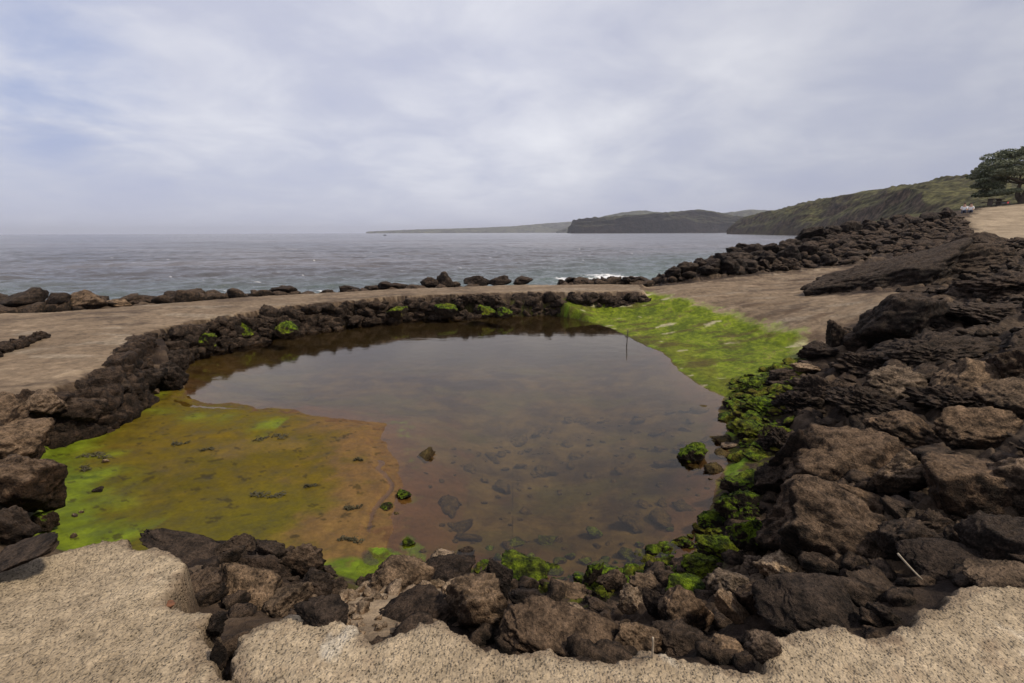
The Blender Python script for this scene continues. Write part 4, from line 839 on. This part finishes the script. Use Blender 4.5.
# ------------------------------------------------------------------ retaining wall of rough stones around the pool
def wall(name, pts, zlo, zhi, label, smin, smax, n, seed, push=0.05):
    P = np.array(pts); seg = np.hypot(*(P[1:]-P[:-1]).T); cum = np.concatenate([[0], np.cumsum(seg)]); rs = np.random.RandomState(seed)
    Vs, Fs, off = [], [], 0
    for k in range(n):
        s = rs.uniform(0, cum[-1]); i = min(np.searchsorted(cum, s, 'right')-1, len(seg)-1); t = (s-cum[i])/seg[i]; p = P[i]*(1-t)+P[i+1]*t
        d = (P[i+1]-P[i])/seg[i]; nrm = np.array([d[1], -d[0]]); zr = rs.random(); z = zlo+(zhi-zlo)*zr; size = rs.uniform(smin, smax)
        if z+size*0.32 > WZ+0.03: z = WZ+0.03-size*0.32
        Pv, Fa = rock_shape(int(rs.randint(1, 60))+900, 4 if k % 2 else 3, 10, 18, 1.7); ang = rs.uniform(-.4, .4)+math.atan2(d[1], d[0])
        Pv = Pv*np.array([size*rs.uniform(.4, .65), size*.42, size*rs.uniform(.3, .45)]); R2 = np.array(Euler((rs.uniform(-.3, .3), rs.uniform(-.3, .3), ang)).to_matrix()); Pv = Pv@R2.T
        c = p+nrm*(push+rs.uniform(-.10, .10)+0.22*(1-zr)); Vs.append(Pv+np.array([c[0], c[1], z])); Fs.append(Fa+off); off += len(Pv)
    o = link(mesh_np(name, np.concatenate(Vs), np.concatenate(Fs), M_DARK), name); tag(o, label, 'wall'); return o
wall('stone_wall', walk[1:7], -0.02, .66, 'rough dark stone edge of the walkway along the left side of the pool', .26, .62, 230, 3, -0.08)
wall('stone_wall', walk[6:12], -0.05, .62, 'dark dry stone wall along the far side of the pool under the walkway', .2, .55, 420, 4, 0.0)
# low stone step on the far left of the walkway
wall('stone_step', [at_z(-60, 372, WZ)[:2], at_z(0, 352, WZ)[:2], at_z(22, 342, WZ)[:2], at_z(42, 338, WZ)[:2]], WZ-.06, WZ-.02, 'low row of dark rubble crossing the walkway at the left edge', .10, .26, 60, 5, 0)
for o_ in list(COL.objects):
    if o_.name.startswith('stone_step'): o_.location.z = 0.09

# ------------------------------------------------------------------ sticks, weed, rusty stub
def tube(p0, p1, r0_, r1_, name, mat, n=8, bend=0.0, segs=6):
    a, b = Vector(p0), Vector(p1); bm = bmesh.new(); rings = []; d = (b-a).normalized(); s = d.orthogonal().normalized(); t = d.cross(s)
    for i in range(segs+1):
        k = i/segs; c = a.lerp(b, k)+s*bend*math.sin(math.pi*k); r = r0_+(r1_-r0_)*k
        rings.append([bm.verts.new(c+(s*math.cos(6.2832*j/n)+t*math.sin(6.2832*j/n))*r) for j in range(n)])
    for i in range(segs):
        for j in range(n): bm.faces.new((rings[i][j], rings[i][(j+1) % n], rings[i+1][(j+1) % n], rings[i+1][j]))
    bm.faces.new(rings[0][::-1]); bm.faces.new(rings[-1])
    me = bpy.data.meshes.new(name); bm.to_mesh(me); bm.free(); me.materials.append(mat)
    for p in me.polygons: p.use_smooth = True
    return link(me, name)
M_STICK = plain('bleached_wood', (.28, .23, .17), .7, .25, 30); M_ROD = plain('dark_rod', (.05, .04, .03), .6)
a = hit(626, 349); tag(tube((a.x, a.y, -0.25), (a.x+.03, a.y, .38), .014, .010, 'rod', M_ROD), 'thin dark rod standing in the water off the green bank', 'rod')
a = hit(655, 632, .12); tag(tube((a.x-.005, a.y, a.z-.12), (a.x-.01, a.y-.01, a.z-.015), .0045, .004, 'stick', M_STICK, bend=.004), 'short white stick standing between the rocks at the ledge', 'stick')
a = hit(912, 572, .12); b_ = a; tag(tube((a.x-.07, a.y+.02, a.z+.09), (a.x+.03, a.y-.03, a.z-.02), .005, .004, 'stick', M_STICK, bend=.004), 'thin pale stick leaning on the dark rocks right of the huge slab', 'stick')
a = hit(168, 606); M_RUST = plain('rust', (.11, .045, .022), .9, .4, 40)
P, Fa = rock_shape(777, 4, 9, 12, 1.8); o = link(mesh_np('iron_stub', P*np.array([.035, .03, .022]), Fa, M_RUST), 'iron_stub', None, (a.x, a.y, a.z+.008)); tag(o, 'rusty iron stub sticking out of the pale ledge at its notch', 'iron stub')

M_WEED = plain('dark_weed', (.035, .03, .012), .8, .4, 30)
def weed(px, py, w, h, label, seed):
    p = hit(px, py, 0.01); s = w*p.y/F; sy = h*p.y/F/ max(0.2, math.sin(math.atan2(HC, p.y))); rs = random.Random(seed); bm = bmesh.new()
    for k in range(46):
        t = rs.uniform(-.5, .5); a0 = Vector((t*s, math.sin(t*5+seed)*sy*.22+rs.gauss(0, sy*.16), rs.uniform(0, .012))); an = rs.gauss(0, .5); L = s*rs.uniform(.08, .2); wd = rs.uniform(.004, .009)
        pr = None
        for i in range(4):
            q = a0+Vector((math.cos(an+i*.3*math.sin(k))*L*i/3, math.sin(an+i*.3)*L*i/3, .012*math.sin(i*1.6+k))); nn = Vector((-math.sin(an), math.cos(an), 0))*wd
            cur = (bm.verts.new(q-nn), bm.verts.new(q+nn), bm.verts.new(q+Vector((0, 0, wd*.8))))
            if pr:
                for j in range(3): bm.faces.new((pr[j], pr[(j+1) % 3], cur[(j+1) % 3], cur[j]))
            pr = cur
    me = bpy.data.meshes.new('seaweed'); bm.to_mesh(me); bm.free(); me.materials.append(M_WEED); o = link(me, 'seaweed', None, (p.x, p.y, p.z)); tag(o, label, 'seaweed')
for k, a in enumerate([(270, 438, 28, 8, 'dark seaweed clump in the upper middle of the mud bank'), (92, 457, 32, 7, 'long black seaweed strand beside the pale stone on the green mud'), (84, 469, 14, 6, 'small black seaweed tuft below the long strand at the left'),
        (264, 496, 36, 8, 'long seaweed strand low in the middle of the mud bank'), (352, 508, 18, 6, 'seaweed tuft near the right edge of the mud bank'), (305, 400, 12, 6, 'seaweed tuft on the shallow water above the mud bank'), (207, 450, 12, 3, 'thin dark weed scrap left of the seaweed clump'),
        (358, 460, 10, 3, 'thin weed scrap on the reddish sand'), (350, 541, 30, 5, 'dark weed line at the near end of the mud bank'), (668, 465, 16, 4, 'dark weed floating left of the lone mossy rock'), (178, 444, 16, 5, 'small weed patch on the left of the mud bank'), (310, 486, 12, 3, 'small weed scrap between the strand and the right tuft')]):
    weed(*a, seed=k+1)

# ------------------------------------------------------------------ tree, car, people, boat on the far right
M_BARK = plain('bark', (.10, .075, .055), .9, .3, 4)
def leafmat():
    m = new_mat('foliage'); t = m.node_tree; g = N(t, 'ShaderNodeNewGeometry'); n = noise(t, g.outputs['Position'], 0.9, 4)
    r = g.outputs['Random Per Island']; c = mixc(t, r, (.045, .062, .028), (.15, .165, .085)); c = mixc(t, ramp(t, n, [(.4, 0), (.65, .6)]), c, (.22, .22, .14))
    b = N(t, 'ShaderNodeBsdfPrincipled'); b.inputs['Roughness'].default_value = .7; t.links.new(c, b.inputs['Base Color']); finish(m, b.outputs[0]); return m
M_LEAF = leafmat()
def tree(base, scale, label, seed):
    rs = random.Random(seed); root = empty('spreading_tree', base); tag(root, label, 'tree')
    bm = bmesh.new()
    def limb(a, b, r0_, r1_, n=7, segs=6, bend=.15):
        d = (b-a); s = d.orthogonal().normalized(); t = d.normalized().cross(s); ph = rs.uniform(0, 6); pr = None
        for i in range(segs+1):
            k = i/segs; c = a.lerp(b, k)+(s*math.cos(ph)+t*math.sin(ph))*bend*d.length*math.sin(math.pi*k); r = r0_+(r1_-r0_)*k
            cur = [bm.verts.new(c+(s*math.cos(6.2832*j/n)+t*math.sin(6.2832*j/n))*r) for j in range(n)]
            if pr:
                for j in range(n): bm.faces.new((pr[j], pr[(j+1) % n], cur[(j+1) % n], cur[j]))
            pr = cur
    clumps = []
    for k in range(4):
        o0 = Vector((rs.uniform(-.5, .5), rs.uniform(-.4, .4), 0)); t1 = Vector((rs.uniform(-1.3, 1.3), rs.uniform(-1, 1), rs.uniform(2.2, 3.0))); limb(o0, t1, .32, .2)
        for j in range(6):
            an = rs.uniform(0, 6.28); R_ = rs.uniform(1.6, 4.6); e = Vector((math.cos(an)*R_, math.sin(an)*R_*.8, 0)); e.z = 1.6+5.6*math.sqrt(max(0, 1-(R_/5.4)**2))*rs.uniform(.35, 1.0)
            limb(t1, e, .13, .04, 5, 5); clumps.append((e, rs.uniform(.9, 1.5)))
    for k in range(42):
        an = rs.uniform(0, 6.28); R_ = 5.2*math.sqrt(rs.random()); z = 1.5+5.9*math.sqrt(max(0, 1-(R_/5.6)**2))*rs.uniform(.6, 1.0); clumps.append((Vector((math.cos(an)*R_, math.sin(an)*R_*.85, z)), rs.uniform(.7, 1.3)))
    for k in range(16):
        an = rs.uniform(1.9, 4.4); R_ = rs.uniform(3.0, 4.9); clumps.append((Vector((math.cos(an)*R_, math.sin(an)*R_*.8, rs.uniform(1.3, 3.4))), rs.uniform(.6, 1.0)))
    me = bpy.data.meshes.new('trunk'); bm.to_mesh(me); bm.free(); me.materials.append(M_BARK); o = link(me, 'trunk', root); o.scale = (scale,)*3
    nr = np.random.RandomState(seed); Vs = []
    for c, R_ in clumps:
        n = int(560*R_); d = nr.normal(size=(n, 3)); d /= np.linalg.norm(d, axis=1, keepdims=True); rr_ = R_*(0.55+0.45*nr.random_sample(n)**.5)
        p = d*rr_[:, None]*np.array([1.2, 1.15, .40])+np.array(c); p[:, 2] += -0.10*np.hypot(d[:, 0], d[:, 1])*R_
        a1 = nr.normal(size=(n, 3)); a1 /= np.linalg.norm(a1, axis=1, keepdims=True); a2 = np.cross(a1, nr.normal(size=(n, 3))); a2 /= np.linalg.norm(a2, axis=1, keepdims=True); L = nr.uniform(.07, .16, (n, 1))
        Vs.append(np.stack([p-a1*L, p+a2*L*.5, p+a1*L, p-a2*L*.5], 1).reshape(-1, 3))
    V = np.concatenate(Vs); o = link(mesh_np('crown', V, np.arange(len(V)).reshape(-1, 4), M_LEAF, False), 'crown', root); o.scale = (scale,)*3
def gz(x, y): return float(ground(np.array([x]), np.array([y]))[0])
tb = at_d(1021, 206, 60); tree((tb[0], tb[1], gz(tb[0], tb[1])-.1), .92, 'broad spreading tree with layered grey-green crown above the tan parking ground', 7)

def box(bm, c, s, bev=0.0):
    r = bmesh.ops.create_cube(bm, size=1, matrix=Matrix.Translation(c) @ Matrix.Diagonal((*s, 1)))
    if bev: bmesh.ops.bevel(bm, geom=list({e for v in r['verts'] for e in v.link_edges}), offset=bev, segments=2, affect='EDGES', profile=.6)
def bobj(name, mat, parent, fn, smooth=False):
    bm = bmesh.new(); fn(bm); me = bpy.data.meshes.new(name); bm.to_mesh(me); bm.free(); me.materials.append(mat)
    for p in me.polygons: p.use_smooth = smooth
    return link(me, name, parent)
M_RED = plain('red_paint', (.55, .03, .03), .3, .05); M_GLASS = plain('dark_glass', (.02, .025, .03), .1, .1); M_TYRE = plain('tyre', (.02, .02, .02), .8); M_WHITE = plain('white_cloth', (.75, .73, .72), .8); M_SKIN = plain('skin', (.45, .27, .19), .6)
M_LAMP = plain('lamp_red', (.35, .01, .01), .3); M_CHROME = plain('rim', (.5, .5, .5), .3, .05, 6, 1.0); M_DCL = plain('dark_cloth', (.03, .035, .06), .8); M_HAIR = plain('hair', (.03, .02, .015), .7); M_TABLE = plain('picnic_wood', (.06, .045, .035), .8)
def extr(bm, prof, x0, x1, bev=0.0):
    a = [bm.verts.new((x0, y, z)) for y, z in prof]; b = [bm.verts.new((x1, y, z)) for y, z in prof]; n = len(prof)
    for i in range(n): bm.faces.new((a[i], a[(i+1) % n], b[(i+1) % n], b[i]))
    bm.faces.new(a[::-1]); bm.faces.new(b); bmesh.ops.recalc_face_normals(bm, faces=bm.faces)
    if bev: bmesh.ops.bevel(bm, geom=list(bm.edges), offset=bev, segments=2, affect='EDGES')
cb = at_d(1004, 202, 100); car = empty('parked_car', (cb[0], cb[1], gz(cb[0], cb[1])), rad(-50)); tag(car, 'small red hatchback parked under the spreading tree', 'car')
bobj('body', M_RED, car, lambda bm: extr(bm, [(-1.95, .3), (1.95, .3), (1.98, .62), (1.85, .8), (.95, .92), (.45, 1.38), (-1.25, 1.42), (-1.8, .95), (-1.98, .85)], -.82, .82, .05))
for s in (-1, 1): bobj('side_window', M_GLASS, car, lambda bm: extr(bm, [(.78, .95), (.4, 1.3), (-1.2, 1.33), (-1.6, .98)], s*.822-.01, s*.822+.01))
bobj('rear_window', M_GLASS, car, lambda bm: extr(bm, [(-1.83, 1.0), (-1.36, 1.37), (-1.39, 1.40), (-1.87, 1.02)], -.66, .66)); bobj('windscreen', M_GLASS, car, lambda bm: extr(bm, [(.93, .97), (.5, 1.36), (.53, 1.39), (.97, 1.0)], -.66, .66))
for s in (-1, 1):
    for y in (-1.25, 1.25):
        w = bobj('wheel', M_TYRE, car, lambda bm: bmesh.ops.create_cone(bm, cap_ends=True, segments=24, radius1=.31, radius2=.31, depth=.2, matrix=Matrix.Translation((s*.76, y, .31)) @ Matrix.Rotation(rad(90), 4, 'Y')))
        bobj('rim', M_CHROME, w, lambda bm: bmesh.ops.create_cone(bm, cap_ends=True, segments=18, radius1=.19, radius2=.17, depth=.215, matrix=Matrix.Translation((s*.76, y, .31)) @ Matrix.Rotation(rad(90), 4, 'Y')))
    bobj('tail_light', M_LAMP, car, lambda bm: box(bm, (s*.68, -1.93, .78), (.22, .06, .16), .01)); bobj('headlight', M_WHITE, car, lambda bm: box(bm, (s*.62, 1.96, .66), (.3, .05, .13), .01))
# picnic table under the tree
def picnic(x, y, rz, label):
    root = empty('picnic_table', (x, y, gz(x, y)), rz); tag(root, label, 'picnic table')
    bobj('table_top', M_TABLE, root, lambda bm: box(bm, (0, 0, .76), (1.9, .8, .06), .01))
    for s in (-1, 1):
        bobj('bench', M_TABLE, root, lambda bm: box(bm, (0, s*.75, .45), (1.9, .28, .05), .01)); bobj('leg', M_TABLE, root, lambda bm: (box(bm, (s*.7, 0, .38), (.1, .5, .7), .01), box(bm, (s*.7, 0, .4), (.08, 1.6, .08), .01)))
a = at_d(994, 205, 58); picnic(a[0], a[1], .3, 'dark wooden picnic table at the left under the spreading tree')

def person(loc, rz, label, shirt, seated, seed):
    """skinned figure on a jointed skeleton"""
    J = {}
    if seated:
        J = dict(pel=(0, 0, .12), che=(0, .06, .52), nec=(0, .05, .66), hea=(0, .03, .80), top=(0, .03, .90), lh=(-.1, 0, .12), lk=(-.14, -.42, .2), la=(-.14, -.5, -.2), lf=(-.14, -.66, -.22), rh=(.1, 0, .12), rk=(.14, -.42, .2), ra=(.14, -.5, -.2), rf=(.14, -.66, -.22),
                 ls=(-.19, .06, .58), le=(-.25, -.05, .34), lw=(-.15, -.28, .26), rs=(.19, .06, .58), re=(.25, -.05, .34), rw=(.15, -.28, .26))
    else:
        J = dict(pel=(0, 0, .95), che=(0, .02, 1.35), nec=(0, .02, 1.5), hea=(0, -.01, 1.62), top=(0, -.01, 1.74), lh=(-.1, 0, .92), lk=(-.11, -.03, .5), la=(-.12, .03, .08), lf=(-.13, -.13, .03), rh=(.1, 0, .92), rk=(.11, -.03, .5), ra=(.12, .03, .08), rf=(.13, -.13, .03),
                 ls=(-.2, .02, 1.42), le=(-.25, .03, 1.15), lw=(-.24, -.08, .9), rs=(.2, .02, 1.42), re=(.25, .03, 1.15), rw=(.24, -.08, .9))
    E = [('pel', 'che'), ('che', 'nec'), ('nec', 'hea'), ('hea', 'top'), ('pel', 'lh'), ('lh', 'lk'), ('lk', 'la'), ('la', 'lf'), ('pel', 'rh'), ('rh', 'rk'), ('rk', 'ra'), ('ra', 'rf'), ('che', 'ls'), ('ls', 'le'), ('le', 'lw'), ('che', 'rs'), ('rs', 're'), ('re', 'rw')]
    Rr = dict(pel=.13, che=.14, nec=.055, hea=.095, top=.06, lh=.09, rh=.09, lk=.06, rk=.06, la=.04, ra=.04, lf=.035, rf=.035, ls=.06, rs=.06, le=.045, re=.045, lw=.03, rw=.03)
    def skin(name, keys, fat, mat, parent, sub=1):
        ks = [k for k in J if k in keys]; me = bpy.data.meshes.new(name); me.from_pydata([J[k] for k in ks], [(ks.index(a), ks.index(b)) for a, b in E if a in ks and b in ks], [])
        o = link(me, name, parent); md = o.modifiers.new('s', 'SKIN')
        for i, k in enumerate(ks): me.skin_vertices[0].data[i].radius = (Rr[k]*fat,)*2
        me.skin_vertices[0].data[0].use_root = True
        o.modifiers.new('d', 'SUBSURF').render_levels = sub; me.materials.append(mat)
        dg = bpy.context.evaluated_depsgraph_get(); m2 = bpy.data.meshes.new_from_object(o.evaluated_get(dg)); m2.materials.clear(); m2.materials.append(mat); o.modifiers.clear(); o.data = m2; m2.name = name
        return o
    body = skin('person', list(J), 1.0, M_SKIN, None, 2); body.location = loc; body.rotation_euler = (0, 0, rz); tag(body, label, 'person')
    skin('shirt', ['pel', 'che', 'ls', 'le', 'rs', 're'], 1.18, shirt, body); skin('trousers', ['pel', 'lh', 'lk', 'la', 'rh', 'rk', 'ra'], 1.2, M_DCL, body)
    h = J['top']; bobj('hair', M_HAIR, body, lambda bm: bmesh.ops.create_uvsphere(bm, u_segments=12, v_segments=8, radius=.1, matrix=Matrix.Translation((h[0], h[1]+.02, h[2]-.02)) @ Matrix.Diagonal((1, 1, .75, 1))), True)
for px, lab, k in ((963.5, 'left one of two people in white sitting on the rocks below the tan parking ground', 1), (970, 'right one of two people in white sitting on the rocks below the tan parking ground', 2)):
    a = at_d(px, 212, 52); z0 = a[2]; cp_rock(a[0], a[1]+.1, 1.5, 'dark rock the %s person in white sits on' % lab.split()[0], 'rocks the two people sit on', .9, z=z0-.75, sink=.42); person((a[0], a[1], z0-.05), rad(-40), lab, M_WHITE, True, k)

# fishing boat far out
bp = at_z(385, 235.6, SEA); boat = empty('fishing_boat', (bp[0], bp[1], SEA), rad(80)); tag(boat, 'tiny dark fishing boat far out on the sea below the far headland tip', 'boat')
M_HULL = plain('hull', (.06, .06, .07), .5)
def hull(bm):
    rows = []
    for y, w, z in ((-2.6, .8, .7), (-1.5, 1.0, .7), (0, 1.05, .72), (1.4, .8, .85), (2.4, .3, 1.05), (2.8, .04, 1.15)): rows.append([bm.verts.new(v) for v in ((-w, y, z), (-w*.6, y, -.2), (w*.6, y, -.2), (w, y, z))])
    for a_, b_ in zip(rows[:-1], rows[1:]):
        for j in range(4): bm.faces.new((a_[j], a_[(j+1) % 4], b_[(j+1) % 4], b_[j]))
    bm.faces.new(rows[0][::-1]); bm.faces.new(rows[-1])
bobj('hull', M_HULL, boat, hull); bobj('cabin', M_HULL, boat, lambda bm: box(bm, (0, -.4, 1.15), (1.2, 1.5, 1.0), .06)); bobj('mast', M_HULL, boat, lambda bm: box(bm, (0, .2, 2.2), (.08, .08, 1.4), .01))

# ------------------------------------------------------------------ the air
bm = bmesh.new(); box(bm, (0, 0, 72.5), (27000, 27000, 156)); me = bpy.data.meshes.new('haze'); bm.to_mesh(me); bm.free()
hz = link(me, 'haze'); tag(hz, 'thin grey sea haze fading the far headlands', 'haze', kind='stuff')
m = bpy.data.materials.new('haze'); m.use_nodes = True; t = m.node_tree; t.nodes.clear(); pv = N(t, 'ShaderNodeVolumePrincipled'); pv.inputs['Color'].default_value = (.80, .83, .95, 1); pv.inputs['Density'].default_value = 0.95e-4; pv.inputs['Anisotropy'].default_value = 0.2
oo = t.nodes.new('ShaderNodeOutputMaterial'); t.links.new(pv.outputs[0], oo.inputs['Volume']); me.materials.append(m)
